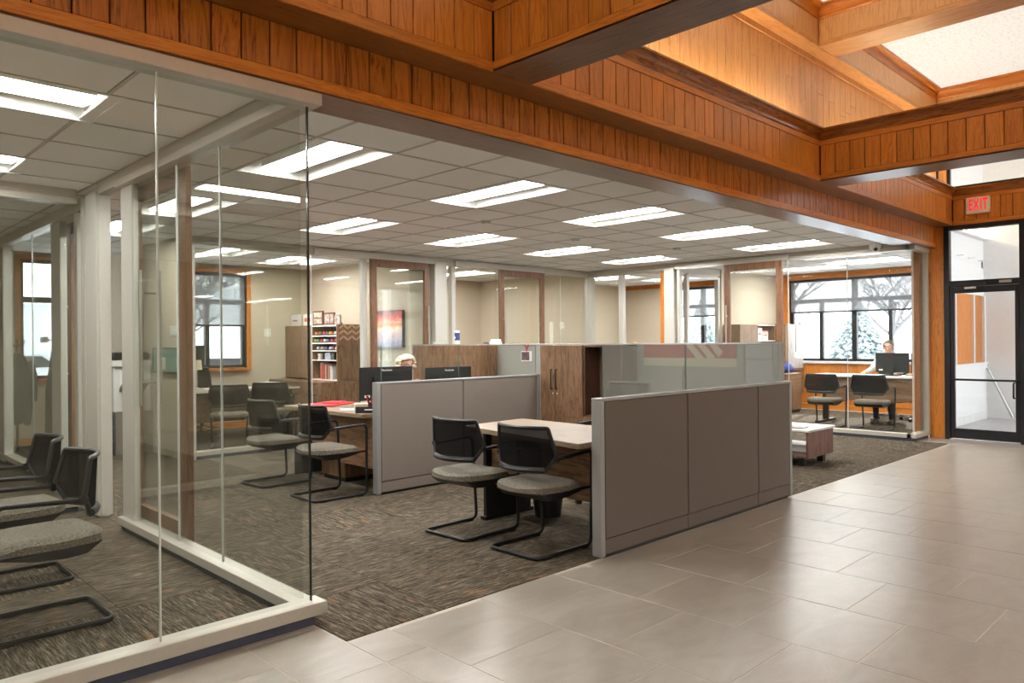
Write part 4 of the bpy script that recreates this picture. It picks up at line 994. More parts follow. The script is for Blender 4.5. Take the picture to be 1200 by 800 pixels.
# ---- low bench
be = thing('low_bench', 'low walnut bench with a white top on the carpet near the man\'s office', 'bench', (8.3, 4.2, 0))
part(be, 'top', B((7.98, 3.57, .385), (8.67, 5.0, .41)), WHITEL, bevel=.003, seg=1)
RWZ = wood('reddish_walnut', (.06, .025, .018), (.15, .072, .055), (.23, .12, .10), 'z', .4, 1.1, .05)
part(be, 'side_panel', B((8.0, 3.59, .10), (8.65, 3.615, .385)), RWZ); part(be, 'side_panel', B((8.0, 4.955, .10), (8.65, 4.98, .385)), RWZ); part(be, 'divider', B((8.02, 4.28, .12), (8.64, 4.30, .385)), RWZ)
part(be, 'bottom', B((8.0, 3.615, .10), (8.65, 4.955, .122)), RWZ); part(be, 'shelf_liner', B((8.3, 3.62, .122), (8.64, 4.27, .20)), WHITEL)
for x in (8.05, 8.53):
    for y in (3.66, 4.84): part(be, 'leg', B((x, y, 0), (x+.07, y+.07, .10)), BLACK)
for k, (dx, a, m_) in enumerate(((0, .1, PAPER), (.03, -.15, RED))): pass
single('magazine', 'magazine lying on the white topped bench', 'magazine', MB().obox((8.16, 3.83, .416), (.21, .28, .010), Matrix.Rotation(.15, 4, 'Z')), pm('magazine_cover', (.28, .20, .17), .35, 0, .8, 14), (8.16, 3.83, .41))
single('magazine', 'second magazine on the bench, farther from the edge', 'magazine', MB().obox((8.2, 4.2, .415), (.21, .28, .008), Matrix.Rotation(-.2, 4, 'Z')), pm('magazine_cover_pale', (.5, .48, .45), .35, 0, .5, 14), (8.2, 4.2, .41))
# ---- security camera under the beam
dc = thing('security_camera', 'white dome security camera on the glass office rail under the beam', 'camera', (10.95, 3.93, 2.70))
part(dc, 'housing', MB().lathe([(.075, .03), (.078, -.01), (.07, -.04), (.045, -.07), (.01, -.08)], (10.90, 3.92, 2.68), 16), WHITEL, smooth=True)
part(dc, 'lens', MB().ell((10.855, 3.90, 2.635), (.03, .03, .03)), BLACK, smooth=True)
for k, (x, y) in enumerate(((5.52, 6.03), (7.35, 6.33), (9.18, 6.0), (3.4, 6.3))):
    s_ = thing('ceiling_sensor', ['round ceiling sensor between the first light rows, near the monitors', 'round ceiling sensor over the storage tower', 'round ceiling sensor toward the far corner', 'round ceiling sensor over the guest chair behind the glass'][k], 'sensor', (x, y, ZC-.02), 'ceiling sensors')
    part(s_, 'plate', MB().lathe([(.001, -.012), (.05, -.010), (.058, .006), (.058, .012)], (x, y, ZC-.012), 20), GRIDM, smooth=True); part(s_, 'eye', MB().ell((x, y, ZC-.024), (.018, .018, .01)), WHITEL, smooth=True)

# ================================================================== BOOKCASE OFFICE
bc = thing('bookcase', 'walnut bookcase with tall doors, open shelves and low drawers', 'bookcase', (6.6, 11.3, 0))
SH = [1.685, 1.52, 1.40, 1.275, 1.12, .80]
part(bc, 'tall_cabinet', B((6.44, 11.37, .80), (6.85, 12.28, 1.70)), WZ)
part(bc, 'tall_door', B((6.42, 11.375, .805), (6.44, 11.82, 1.695)), WZ, bevel=.002, seg=1); part(bc, 'tall_door', B((6.42, 11.826, .805), (6.44, 12.275, 1.695)), WZ, bevel=.002, seg=1)
part(bc, 'side_panel', B((6.42, 10.56, .80), (6.85, 10.585, 1.70)), WZ); part(bc, 'back_panel', B((6.83, 10.585, .80), (6.85, 11.37, 1.70)), pm('dark_red_shelf_back', (.055, .016, .014), .6, 0, .3))
for z in SH: part(bc, 'shelf', B((6.425, 10.585, z-.012), (6.83, 11.37, z+.006)), WHITEL)
part(bc, 'low_cabinet', B((6.12, 10.50, .05), (6.85, 12.28, .785)), WZ)
for (y0, y1) in ((10.51, 11.08), (11.09, 11.67), (11.68, 12.26)):
    for (z0, z1) in ((.06, .40), (.41, .60), (.61, .775)):
        d_ = part(bc, 'drawer', B((6.10, y0, z0), (6.12, y1, z1)), WZ, bevel=.002, seg=1); part(d_, 'pull', B((6.085, y0+.15, z1-.03), (6.10, y1-.15, z1-.015)), BLACK)
part(bc, 'plinth', B((6.15, 10.52, 0), (6.84, 12.26, .05)), BLACK)
bks = [('thin grey white', (.45, .48, .50), .012, .265), ('thick red', (.55, .01, .012), .055, .255), ('thin green', (.05, .22, .10), .014, .25), ('brick red', (.22, .06, .03), .045, .245), ('cream', (.55, .50, .40), .016, .24), ('orange red', (.48, .10, .03), .04, .24), ('black', (.02, .02, .02), .028, .22), ('pale pink', (.55, .38, .36), .02, .235), ('dark maroon', (.12, .01, .03), .028, .2), ('tall white', (.62, .6, .56), .05, .215), ('small white', (.66, .66, .66), .022, .16)]
y = 11.13
for nm, c, wd, hh in bks:
    b_ = thing('book', nm+' book on the lowest open shelf of the bookcase', 'book', (6.55, y-wd/2, .806), 'books in the bookcase')
    part(b_, 'cover', B((6.45, y-wd, .807), (6.63, y, .807+hh)), pm('cover_'+nm.replace(' ', '_'), c, .5, 0, .08), bevel=.002, seg=1)
    part(b_, 'pages', B((6.455, y-wd+.002, .807+hh-.001), (6.628, y-.002, .807+hh+.0015)), PAPER); y -= wd+.004
def toy(nm, c, yy, z, L=.086, h=.05):
    t = thing('toy_car', nm, 'toy', (6.47, yy, z), 'toy cars on the bookcase')
    part(t, 'body', MB().prism([(yy-L/2, z+.012), (yy+L/2, z+.012), (yy+L/2, z+.03), (yy+L*.25, z+.034), (yy+L*.12, z+.012+h), (yy-L*.25, z+.012+h), (yy-L*.38, z+.034), (yy-L/2, z+.03)], 'x', 6.445, 6.50), pm('toy_paint', c, .3, 0, .1), bevel=.003, seg=1)
    wm = MB()
    for a in (-.3, .3): wm.prism([(yy+a*L+.014*math.cos(2*PI*q/10), z+.014+.014*math.sin(2*PI*q/10)) for q in range(10)], 'x', 6.44, 6.505)
    part(t, 'wheels', wm, BLACK)
TOYS = [(1.526, 'top', [((.50, .13, .02), 11.27, 'dark orange'), ((.05, .06, .03), 11.14, 'olive'), ((.52, .04, .02), 11.03, 'scarlet'), ((.06, .06, .07), 10.93, 'charcoal'), ((.62, .24, .03), 10.83, 'amber'), ((.65, .65, .66), 10.67, 'white')]),
        (1.406, 'second', [((.35, .38, .05), 11.30, 'lime'), ((.03, .22, .07), 11.21, 'green'), ((.5, .02, .02), 11.10, 'red'), ((.62, .62, .62), 11.0, 'pearl white'), ((.10, .13, .16), 10.90, 'slate'), ((.50, .02, .07), 10.78, 'crimson'), ((.45, .03, .03), 10.665, 'brick red')]),
        (1.281, 'third', [((.45, .5, .48), 11.22, 'silver'), ((.62, .58, .48), 11.08, 'cream'), ((.08, .05, .22), 10.95, 'purple'), ((.6, .57, .5), 10.83, 'ivory'), ((.25, .03, .05), 10.735, 'maroon'), ((.62, .6, .56), 10.64, 'off white')])]
for z, nm, L_ in TOYS:
    for c, yy, cn in L_: toy('%s toy car on the %s shelf of the bookcase' % (cn, nm), c, yy, z)
mg = thing('mug', 'white mug with a dark spot on the fourth bookcase shelf', 'mug', (6.5, 11.2, 1.126))
part(mg, 'cup', MB().lathe([(.042, 0), (.045, .10), (.040, .10), (.038, .01)], (6.49, 11.2, 1.127), 16), pm('cream_china', (.70, .66, .58), .35, 0, .03), smooth=True); part(mg, 'handle', MB().tube([(6.49, 11.245, 1.21), (6.49, 11.275, 1.20), (6.49, 11.275, 1.16), (6.49, 11.24, 1.145)], .007, 6), PAPER, smooth=True); part(mg, 'spot', MB().ell((6.447, 11.21, 1.18), (.004, .016, .016)), BLACK)
single('trinket_box', 'pale blue boxy ornament on the fourth bookcase shelf', 'ornament', MB().box((6.45, 10.83, 1.127), (6.52, 11.0, 1.235)).box((6.455, 10.86, 1.235), (6.515, 10.97, 1.245)), pm('pale_blue_ornament', (.42, .46, .55), .4, 0, .5, 40), (6.48, 10.9, 1.126), bevel=.006)
single('trinket_box', 'dark square ornament on the fourth bookcase shelf', 'ornament', MB().box((6.46, 10.72, 1.127), (6.53, 10.81, 1.225)).box((6.455, 10.735, 1.14), (6.46, 10.795, 1.21)), pm('dark_ornament', (.05, .05, .045), .4, 0, .5, 40), (6.48, 10.76, 1.126))
# frames on top
def frame_on_top(label, y0, y1, h, fr_m, pics):
    T = thing('picture_frame', label, 'frame', (6.52, (y0+y1)/2, 1.70), 'picture frames on top of the bookcase')
    part(T, 'frame', B((6.50, y0, 1.702), (6.525, y1, 1.702+h)), fr_m, bevel=.003, seg=1)
    for (a, b_, c, d, col) in pics:
        part(T, 'picture', B((6.494, y0+(y1-y0)*a, 1.702+h*c), (6.501, y0+(y1-y0)*b_, 1.702+h*d)), pm('photo_print', col, .4, 0, .7, 22))
    part(T, 'easel', MB().prism([(6.525, 1.702), (6.60, 1.702), (6.525, 1.702+h*.7)], 'y', (y0+y1)/2-.01, (y0+y1)/2+.01), BLACK)
FBR = pm('mahogany_frame', (.13, .04, .025), .35, 0, .15)
frame_on_top('white standing card with a red word on the bookcase beside the framed sunset', 11.90, 12.24, .20, PAPER, [(.25, .75, .40, .52, (.5, .1, .1))])
frame_on_top('white framed sunset photo on the bookcase', 11.50, 11.78, .19, PAPER, [(.15, .85, .35, .68, (.55, .15, .08))])
frame_on_top('brown frame with two stacked photos on the bookcase', 11.13, 11.46, .235, FBR, [(.12, .88, .55, .90, (.55, .50, .40)), (.12, .88, .10, .46, (.52, .42, .33))])
frame_on_top('brown frame with two photos side by side on the bookcase', 10.78, 11.09, .20, FBR, [(.45, .92, .12, .86, (.40, .33, .30)), (.08, .36, .12, .86, (.50, .33, .28))])
frame_on_top('grey double frame at the end of the bookcase', 10.60, 10.77, .155, TRIMG, [(.52, .95, .12, .80, (.50, .36, .28)), (.06, .48, .12, .80, (.62, .55, .48))])
cvp = thing('chevron_panel', 'carved wooden panel with cream chevrons fixed to the bookcase side', 'panel', (6.62, 10.55, 1.42))
part(cvp, 'board', B((6.43, 10.535, 1.41), (6.84, 10.556, 1.70)), wood('russet_board', (.12, .05, .025), (.24, .10, .05), (.3, .14, .08), 'z', .5))
for k in range(5):
    x0 = 6.45+.078*k; sgn = 1 if k % 2 else -1
    for z in (1.435, 1.53, 1.62):
        part(cvp, 'chevron_strip', MB().prism([(x0, z+(.05 if sgn > 0 else 0)), (x0+.066, z+(0 if sgn > 0 else .05)), (x0+.066, z+.035+(0 if sgn > 0 else .05)), (x0, z+.035+(.05 if sgn > 0 else 0))], 'y', 10.530, 10.536), pm('weathered_cream', (.50, .40, .28), .8, 0, .1))
# sunset canvas
def sunset():
    m, N, L, b = newmat('sunset_print'); tc_ = N.new('ShaderNodeTexCoord'); sp_ = N.new('ShaderNodeSeparateXYZ'); L.new(tc_.outputs['Generated'], sp_.inputs[0])
    v = ocoord(N, L, (2.2, 2.2, 5), False); f = noise(N, L, v, 2.2, 6, .65, 1.2)
    ad = N.new('ShaderNodeMath'); ad.operation = 'MULTIPLY_ADD'; ad.inputs[1].default_value = .34; L.new(f, ad.inputs[0]); L.new(sp_.outputs[2], ad.inputs[2])
    sb = N.new('ShaderNodeMath'); sb.operation = 'SUBTRACT'; sb.inputs[1].default_value = .17; L.new(ad.outputs[0], sb.inputs[0])
    c1 = ramp(N, L, sb.outputs[0], [(0, (.25, .26, .42)), (.2, (.55, .52, .66)), (.38, (.85, .66, .66)), (.50, (1, .90, .70)), (.58, (1, .30, .06)), (.68, (.98, .55, .42)), (.78, (.85, .10, .04)), (.95, (.20, .015, .03))])
    v2 = ocoord(N, L, (1, 5, 6), False); f2 = noise(N, L, v2, 1.7, 5, .6, 2.5); c2 = mixc(N, L, .55, c1, ramp(N, L, f2, [(.34, (.35, .3, .36)), (.5, (1, .98, .97))]), 'MULTIPLY')
    L.new(c2, b.inputs['Base Color']); b.inputs['Roughness'].default_value = .5; return m
sc = thing('canvas_picture', 'bright canvas print of a red sunset over snow on the bookcase office wall', 'picture', (6.84, 9.77, 1.6))
part(sc, 'canvas', B((6.80, 9.35, 1.325), (6.815, 10.2, 1.90)), sunset()); part(sc, 'stretcher', B((6.815, 9.352, 1.327), (6.868, 10.198, 1.898)), BLACK)
# desk and clutter
dk = thing('desk', 'paper strewn desk under the window of the bookcase office', 'desk', (4.6, 10.9, 0))
part(dk, 'top', B((3.68, 10.55, .71), (5.75, 11.35, .742)), WX, bevel=.003, seg=1); part(dk, 'edge_band', B((3.68, 10.544, .712), (5.75, 10.55, .740)), WHITEL)
part(dk, 'modesty_panel', B((3.9, 10.95, .25), (5.6, 10.975, .71)), WX)
for x in (3.75, 5.62): part(dk, 'leg', B((x, 10.65, 0), (x+.05, 11.25, .71)), BLKM)
single('paper_stack', 'tall stack of papers at the bookcase end of the window desk', 'papers', MB().obox((5.52, 11.15, .758), (.32, .24, .03)).obox((5.53, 11.16, .782), (.30, .22, .018), Matrix.Rotation(.2, 4, 'Z')), PAPER, (5.5, 11.15, .742))
single('paper_sheet', 'spread of white sheets at the middle of the bookcase office desk', 'papers', MB().obox((4.85, 10.75, .745), (.60, .24, .004), Matrix.Rotation(.12, 4, 'Z')).obox((4.6, 10.85, .749), (.34, .22, .004), Matrix.Rotation(-.2, 4, 'Z')), PAPER, (4.8, 10.75, .742))
single('paper_sheet', 'white sheets on the window desk near the green board', 'papers', MB().obox((4.0, 10.72, .745), (.44, .22, .004), Matrix.Rotation(-.1, 4, 'Z')), PAPER, (4.0, 10.72, .742))
tl = thing('table_lamp', 'small table lamp with a cream shade on the bookcase office desk', 'lamp', (4.34, 10.95, .742))
part(tl, 'shade', MB().lathe([(.075, 0), (.066, .14)], (4.34, 10.95, 1.03), 18), pm('cream_shade', (.72, .62, .44), .8, 0, .03), smooth=True); part(tl, 'stem', MB().lathe([(.055, 0), (.05, .015), (.012, .03), (.012, .30)], (4.34, 10.95, .743), 12), STEEL, smooth=True)
monitor('dark monitor standing before the window of the bookcase office', (4.36, 11.22, .742), -PI/2, .42, .30, .34)
single('light_switch', 'white light switch plate on the bookcase office wall beside the window', 'switch', MB().box((6.04, YN-.008, 1.52), (6.16, YN, 1.66)).box((6.08, YN-.014, 1.57), (6.12, YN-.008, 1.61)), WHITEL, (6.1, YN, 1.6), bevel=.002)
gbd = thing('wall_board', 'pale green glass board on the wall between the copier and the desk', 'board', (3.49, 9.65, 1.2))
part(gbd, 'panel', B((3.478, 9.32, 1.06), (3.492, 10.16, 1.34)), pm('sea_green_board', (.17, .34, .27), .3, 0, .08)); part(gbd, 'frame', MB().box((3.470, 9.30, 1.04), (3.4985, 9.32, 1.36)).box((3.470, 10.16, 1.04), (3.4985, 10.18, 1.36)).box((3.470, 9.30, 1.34), (3.4985, 10.18, 1.36)).box((3.470, 9.30, 1.04), (3.4985, 10.18, 1.06)), BLACK)
part(gbd, 'note', B((3.474, 9.75, 1.09), (3.478, 9.86, 1.24)), PAPER)
single('wall_notice', 'white notice sheet on the wall above the green board', 'sign', MB().box((3.488, 9.30, 1.51), (3.499, 9.62, 1.63)).box((3.486, 9.40, 1.56), (3.488, 9.52, 1.575)), PAPER, (3.49, 9.45, 1.55))
# ---- copier nook
cp = thing('copier', 'white office copier with a dark scanner lid', 'copier', (3.25, 10.6, .55))
CPW = pm('copier_white', (.66, .67, .63), .4, 0, .03)
part(cp, 'body', B((3.03, 10.28, .55), (3.48, 10.98, 1.12)), CPW, bevel=.01); part(cp, 'scanner', B((3.00, 10.24, 1.12), (3.48, 11.0, 1.20)), CPW, bevel=.01)
part(cp, 'lid', B((3.02, 10.26, 1.205), (3.47, 10.98, 1.30)), BLACK, bevel=.02); part(cp, 'control_panel', MB().prism([(2.92, 1.15), (3.02, 1.15), (3.02, 1.235), (2.92, 1.19)], 'y', 10.35, 10.8), BLACK)
for z in (.58, .72, .86): part(cp, 'paper_tray', B((3.012, 10.32, z), (3.03, 10.94, z+.12)), CPW, bevel=.004)
part(cp, 'output_tray', MB().prism([(10.06, .93), (10.28, .80), (10.28, .84), (10.08, .96)], 'x', 3.1, 3.4), TRIMG); part(cp, 'side_cover', B((3.10, 10.27, .88), (3.40, 10.282, 1.08)), WHITEL, bevel=.004)
lf2 = thing('file_cabinet', 'low grey file cabinet under the copier', 'cabinet', (3.25, 10.6, 0))
part(lf2, 'body', B((3.04, 10.24, 0), (3.49, 11.0, .548)), pm('putty_metal', (.22, .20, .165), .5, .1, .03), bevel=.004)
for z in (.03, .20, .37): part(lf2, 'drawer', B((3.022, 10.26, z), (3.04, 10.98, z+.155)), pm('slate_drawer', (.09, .095, .11), .45, .1, .05), bevel=.003, seg=1)
# ---- coats
def coat(label, x, y, top, bot, m, rz, wd=.34):
    T = thing('coat', label, 'coat', (x, y, bot)); R = random.Random(int(y*100)); ph = [R.uniform(0, 6) for _ in range(4)]
    def fn(u, v):
        a = 2*PI*u; t = v; z = top-(top-bot)*t; w_ = wd*(.30+.70*min(1, t*2.6)**.7)*(1-.28*max(0, t-.55)/.45); d = .11*(.6+.5*min(1, t*2))
        fold = 1+.16*t*math.sin(5*a+ph[0])+.08*t*math.sin(9*a+ph[1]); c, s = math.cos(a)*w_*.5*fold, math.sin(a)*d*fold
        return (x+c*math.cos(rz)-s*math.sin(rz), y+c*math.sin(rz)+s*math.cos(rz), z+.05*math.sin(3*a+ph[2])*max(0, t-.9)*10*.5)
    part(T, 'body', MB().grid(fn, 36, 16), m, smooth=True)
    sl = MB()
    for s in (-1, 1):
        p = [(x+s*wd*.40*math.cos(rz), y+s*wd*.40*math.sin(rz), top-.10), (x+s*wd*.53*math.cos(rz), y+s*wd*.53*math.sin(rz), top-.35), (x+s*wd*.50*math.cos(rz), y+s*wd*.50*math.sin(rz), top-.62)]
        sl.tube(p, [.05, .055, .045], 10)
    part(T, 'sleeves', sl, m, smooth=True)
    part(T, 'hanger_hook', MB().tube(fillet([(x, y, top-.01), (x, y, top+.05), (x+.02*math.cos(rz), y+.02*math.sin(rz), top+.08)], .015), .004, 6), STEEL, smooth=True)
    return T
COATD = pm('charcoal_wool', (.018, .018, .017), .95, 0, .4, 90); COATG = pm('dark_grey_wool', (.04, .045, .05), .95, 0, .4, 90)
cs = thing('coat_stand', 'slim dark coat stand beyond the lobby office', 'coat stand', (2.24, 11.5, 0))
part(cs, 'pole', MB().tube([(2.24, 11.5, .02), (2.24, 11.5, 1.48)], .016, 10), BLKM, smooth=True)
ft_ = MB(); hk = MB()
for k in range(4):
    a = PI/2*k+.4; c, s = math.cos(a), math.sin(a); ft_.tube([(2.24, 11.5, .10), (2.24+c*.15, 11.5+s*.15, .012)], .012, 8); hk.tube([(2.24, 11.5, 1.38), (2.24+c*.09, 11.5+s*.09, 1.42), (2.24+c*.11, 11.5+s*.11, 1.47)], .008, 6)
part(cs, 'foot', ft_, BLKM, smooth=True); part(cs, 'hook', hk, BLKM, smooth=True)
coat('dark grey coat hanging on the slim coat stand', 2.2, 11.27, 1.30, .40, COATG, .1)
coat('black coat hanging beside the oak door left of the copier', 2.17, 9.2, 1.34, .44, COATD, PI/2-.1, .44)
single('coat_hook', 'steel rail on the glass partition carrying the black coat', 'hook', MB().tube([(2.06, 9.2, 1.46), (2.17, 9.2, 1.46), (2.18, 9.2, 1.42)], .008, 8).box((2.02, 9.12, 1.43), (2.06, 9.28, 1.49)), STEEL, (2.1, 9.2, 1.45))

# ================================================================== OFFICE OF THE SEATED MAN
od = thing('standing_desk', 'height adjustable desk with a walnut front in the seated man\'s office', 'desk', (12.7, 4.7, 0))
part(od, 'top', B((12.42, 3.74, .775), (13.15, 5.62, .802)), WHITEL, bevel=.003, seg=1); part(od, 'modesty_panel', B((12.50, 3.95, .40), (12.52, 5.30, .775)), WY)
for y in (5.42, 3.86):
    part(od, 'column', B((12.72, y-.035, .04), (12.82, y+.035, .775)), BLKM, bevel=.004); part(od, 'foot', B((12.42, y-.04, 0), (13.12, y+.04, .04)), BLKM, bevel=.008)
cz = thing('bookcase', 'walnut bookcase seen through the oak glass door of the man\'s office', 'bookcase', (13.4, 7.1, 0))
part(cz, 'carcass', MB().box((12.67, 6.97, .05), (13.36, 7.28, 1.68)).box((13.36, 7.26, .05), (14.08, 7.28, 1.68)).box((14.06, 6.97, .05), (14.08, 7.26, 1.68)), WZ); part(cz, 'door', B((12.675, 6.95, .06), (13.355, 6.97, 1.675)), WZ, bevel=.002, seg=1)
for z in (.05, .5, .95, 1.36, 1.665): part(cz, 'shelf', B((13.36, 6.96, z), (14.07, 7.26, z+.02)), WHITEL)
for k, (x, wd, h_, c) in enumerate(((13.42, .20, .24, (.72, .68, .62)), (13.64, .22, .19, (.66, .58, .54)))):
    b_ = thing('binder', ['taller cream binder in the man\'s bookcase', 'shorter red edged binder in the man\'s bookcase'][k], 'binder', (x+wd/2, 7.1, 1.38), 'binders in the seated man\'s bookcase')
    part(b_, 'cover', B((x, 7.0, 1.381), (x+wd, 7.22, 1.381+h_)), pm('binder_cover', c, .5, 0, .03), bevel=.003, seg=1); part(b_, 'label', B((x+.04, 6.998, 1.40+h_*.4), (x+wd-.05, 7.0, 1.40+h_*.5)), RED)
    if k: part(b_, 'red_edge', B((x, 6.997, 1.381+h_-.02), (x+wd, 7.0, 1.381+h_)), RED)
tw_ = thing('wardrobe', 'glossy pale wardrobe with walnut drawers by the wide window', 'wardrobe', (14.5, 7.0, 0))
GLW = wood('glossy_pale_laminate', (.42, .36, .34), (.55, .50, .48), (.62, .58, .56), 'z', .12, 1, .03)
part(tw_, 'carcass', B((14.12, 6.77, .30), (14.86, 7.28, 1.70)), WZ); part(tw_, 'door', B((14.20, 6.75, .82), (14.50, 6.77, 1.69)), GLW, bevel=.002, seg=1); part(tw_, 'door', B((14.505, 6.75, .82), (14.85, 6.77, 1.69)), GLW, bevel=.002, seg=1)
part(tw_, 'drawer', B((14.13, 6.75, .57), (14.85, 6.77, .81)), WX, bevel=.002, seg=1); part(tw_, 'drawer', B((14.13, 6.75, .31), (14.85, 6.77, .56)), WX, bevel=.002, seg=1)
for z in (.76, .51): part(tw_, 'handle', B((14.38, 6.73, z), (14.62, 6.75, z+.018)), BLACK)
part(tw_, 'slot_handle', B((14.49, 6.745, 1.15), (14.515, 6.75, 1.68)), BLACK)
for x in (14.16, 14.78):
    for y in (6.80, 7.2): part(tw_, 'leg', B((x, y, 0), (x+.04, y+.04, .30)), BLKM)
single('folded_scarf', 'blue cloth bundle beside the wardrobe in the man\'s office', 'cloth', MB().ell((13.8, 6.62, .855), (.16, .11, .10), 12, 8).ell((13.92, 6.6, .825), (.10, .09, .07), 10, 6), BLUE, (13.8, 6.62, .74), smooth=True)
sd_ = thing('side_cabinet', 'low walnut cabinet with the blue cloth in the man\'s office', 'cabinet', (13.7, 6.7, 0))
part(sd_, 'body', B((13.4, 6.45, .06), (14.08, 6.92, .73)), WZ); part(sd_, 'top', B((13.38, 6.43, .73), (14.10, 6.93, .75)), WX); part(sd_, 'drawer', B((13.41, 6.435, .40), (14.07, 6.45, .72)), WX); part(sd_, 'plinth', B((13.42, 6.47, 0), (14.06, 6.9, .06)), BLACK)
single('paper_stack', 'papers with an orange sheet on the desk beside the man\'s monitor', 'papers', MB().obox((12.98, 4.08, .812), (.22, .20, .018)).obox((12.97, 4.12, .824), (.18, .16, .006), Matrix.Rotation(.4, 4, 'Z')), pm('orange_white_papers', (.62, .45, .30), .6, 0, .6, 9), (12.9, 4.05, .802))

# ================================================================== PEOPLE
SKIN = pm('skin', (.55, .30, .21), .55, 0, .06, 30); HAIRB = pm('short_brown_hair', (.06, .035, .02), .7, 0, .4, 60)
def person(label, loc, rz, scale, mats, classify, hair, arms, head_yaw=0, lean=0, vox=.0085):
    """one continuous seated body: tapered limbs fused into one skin, coloured by region"""
    mb = MB()
    def limb(pts, rs, n=12):
        mb.tube(pts, rs, n)
        for p, r in zip(pts, rs): mb.ell(p, (r, r, r), 10, 7)
    H = Vector((.045+lean*.9, 0, 1.285))                       # centre of the head
    # trunk as stacked ellipses
    def trunk(u, v):
        a = 2*PI*u; z = .46+.68*v
        tb = [(.46, .13, .17), (.54, .15, .185), (.66, .125, .155), (.78, .12, .155), (.92, .13, .175), (1.03, .12, .185), (1.09, .085, .14), (1.14, .05, .06)]
        for (q0, q1) in zip(tb, tb[1:]):
            if q0[0] <= z <= q1[0]+1e-6: t = (z-q0[0])/(q1[0]-q0[0]); rx = q0[1]+(q1[1]-q0[1])*t; ry = q0[2]+(q1[2]-q0[2])*t; break
        return (rx*math.cos(a)+lean*max(0, (z-.55)), ry*math.sin(a), z)
    k0 = len(mb.v); mb.grid(trunk, 24, 22)
    mb.ell((0, 0, .47), (.13, .17, .05)); mb.ell((lean*.6, 0, 1.13), (.06, .075, .04))
    limb([(lean*.6, 0, 1.10), (.02+lean*.7, 0, 1.19), (.03+lean*.8, 0, 1.24)], [.062, .055, .055])
    # legs
    for s in (-1, 1):
        limb([(.02, s*.09, .53), (.24, s*.11, .535), (.45, s*.12, .525)], [.095, .083, .064]); limb([(.45, s*.12, .525), (.47, s*.12, .33), (.44, s*.12, .10)], [.062, .056, .040])
        limb([(.42, s*.12, .055), (.52, s*.13, .045), (.62, s*.135, .036)], [.045, .042, .034])
    for s, (el, wr, tip) in zip((1, -1), arms):
        sh = Vector((lean*.5, s*.185, 1.045)); limb([sh, (sh+Vector(el))/2, el], [.066, .056, .048]); limb([el, (Vector(el)*.45+Vector(wr)*.55), wr], [.046, .040, .028])
        w_ = Vector(wr); t = (Vector(tip)-w_).normalized(); side = t.cross(Vector((0, 0, 1))).normalized()
        limb([w_, w_+t*.045, w_+t*.085], [.026, .033, .030])
        for k in range(4):
            o = side*(k-1.5)*.018; L_ = (.062, .075, .070, .055)[k]
            limb([w_+t*.075+o*.9, w_+t*(.085+L_*.5)+o*1.1+Vector((0, 0, .010)), w_+t*(.085+L_)+o*1.2+Vector((0, 0, -.012))], [.0105, .0095, .0085], 8)
        limb([w_+t*.03-side*s*.024, w_+t*.065-side*s*.050, w_+t*.095-side*s*.052], [.012, .011, .009], 8)
    # head: skull, jaw, nose, brow, ears
    R = Matrix.Rotation(head_yaw, 3, 'Z')
    def hp(x, y, z): return H + R @ Vector((x, y, z))
    RR = R.to_4x4()
    mb.ell(hp(-.008, 0, .035), (.098, .077, .092), 18, 12, 0, RR); mb.ell(hp(.022, 0, -.035), (.072, .060, .085), 16, 10, 0, RR); mb.ell(hp(.055, 0, -.092), (.032, .034, .026), 12, 8, 0, RR)
    mb.tube([hp(.083, 0, .025), hp(.098, 0, -.005), hp(.108, 0, -.026)], [.010, .013, .016], 8); mb.ell(hp(.104, 0, -.026), (.014, .018, .011), 8, 6, 0, RR)
    mb.ell(hp(.078, 0, .034), (.018, .055, .012), 10, 6, 0, RR); mb.ell(hp(.086, 0, -.058), (.012, .026, .008), 10, 6, 0, RR); mb.ell(hp(.085, 0, -.070), (.011, .022, .008), 10, 6, 0, RR)
    for s in (-1, 1): mb.ell(hp(-.005, s*.078, .0), (.022, .010, .033), 10, 8, 0, RR)
    me = mesh_of('body_rough', mb, SKIN); o = bpy.data.objects.new('body_rough', me); COL.objects.link(o)
    md = o.modifiers.new('fuse', 'REMESH'); md.mode = 'VOXEL'; md.voxel_size = vox; md.use_smooth_shade = True
    s2 = o.modifiers.new('soften', 'SMOOTH'); s2.factor = .5; s2.iterations = 2
    dg = bpy.context.evaluated_depsgraph_get(); dg.update(); nm = bpy.data.meshes.new_from_object(o.evaluated_get(dg)); bpy.data.objects.remove(o)
    nm.materials.clear()
    for m in mats: nm.materials.append(m)
    idx = [classify(p.center, H) for p in nm.polygons]; nm.polygons.foreach_set('material_index', idx); nm.polygons.foreach_set('use_smooth', [True]*len(nm.polygons)); nm.update()
    T = thing('person', label, 'person', (0, 0, 0)); b = bpy.data.objects.new('body', nm); COL.objects.link(b); b.parent = T
    ey = MB(); pu = MB()
    for s in (-1, 1): ey.ell(hp(.081, s*.033, .010), (.012, .014, .009), 10, 8, 0, RR); pu.ell(hp(.0905, s*.033, .010), (.004, .006, .006), 8, 6, 0, RR)
    e_ = part(T, 'eyes', ey, PAPER, smooth=True); part(e_, 'pupils', pu, BLACK, smooth=True)
    bw = MB()
    for s in (-1, 1): bw.tube([hp(.088, s*.015, .034), hp(.090, s*.034, .040), hp(.078, s*.054, .034)], [.004, .005, .003], 6)
    part(T, 'eyebrows', bw, HAIRB, smooth=True)
    hm = MB(); hair(hm, hp, RR)
    if hm.v: part(T, 'hair', hm, mats[-1], smooth=True)
    T.scale = (scale,)*3; T.location = loc; T.rotation_euler = (0, 0, rz)
    return T
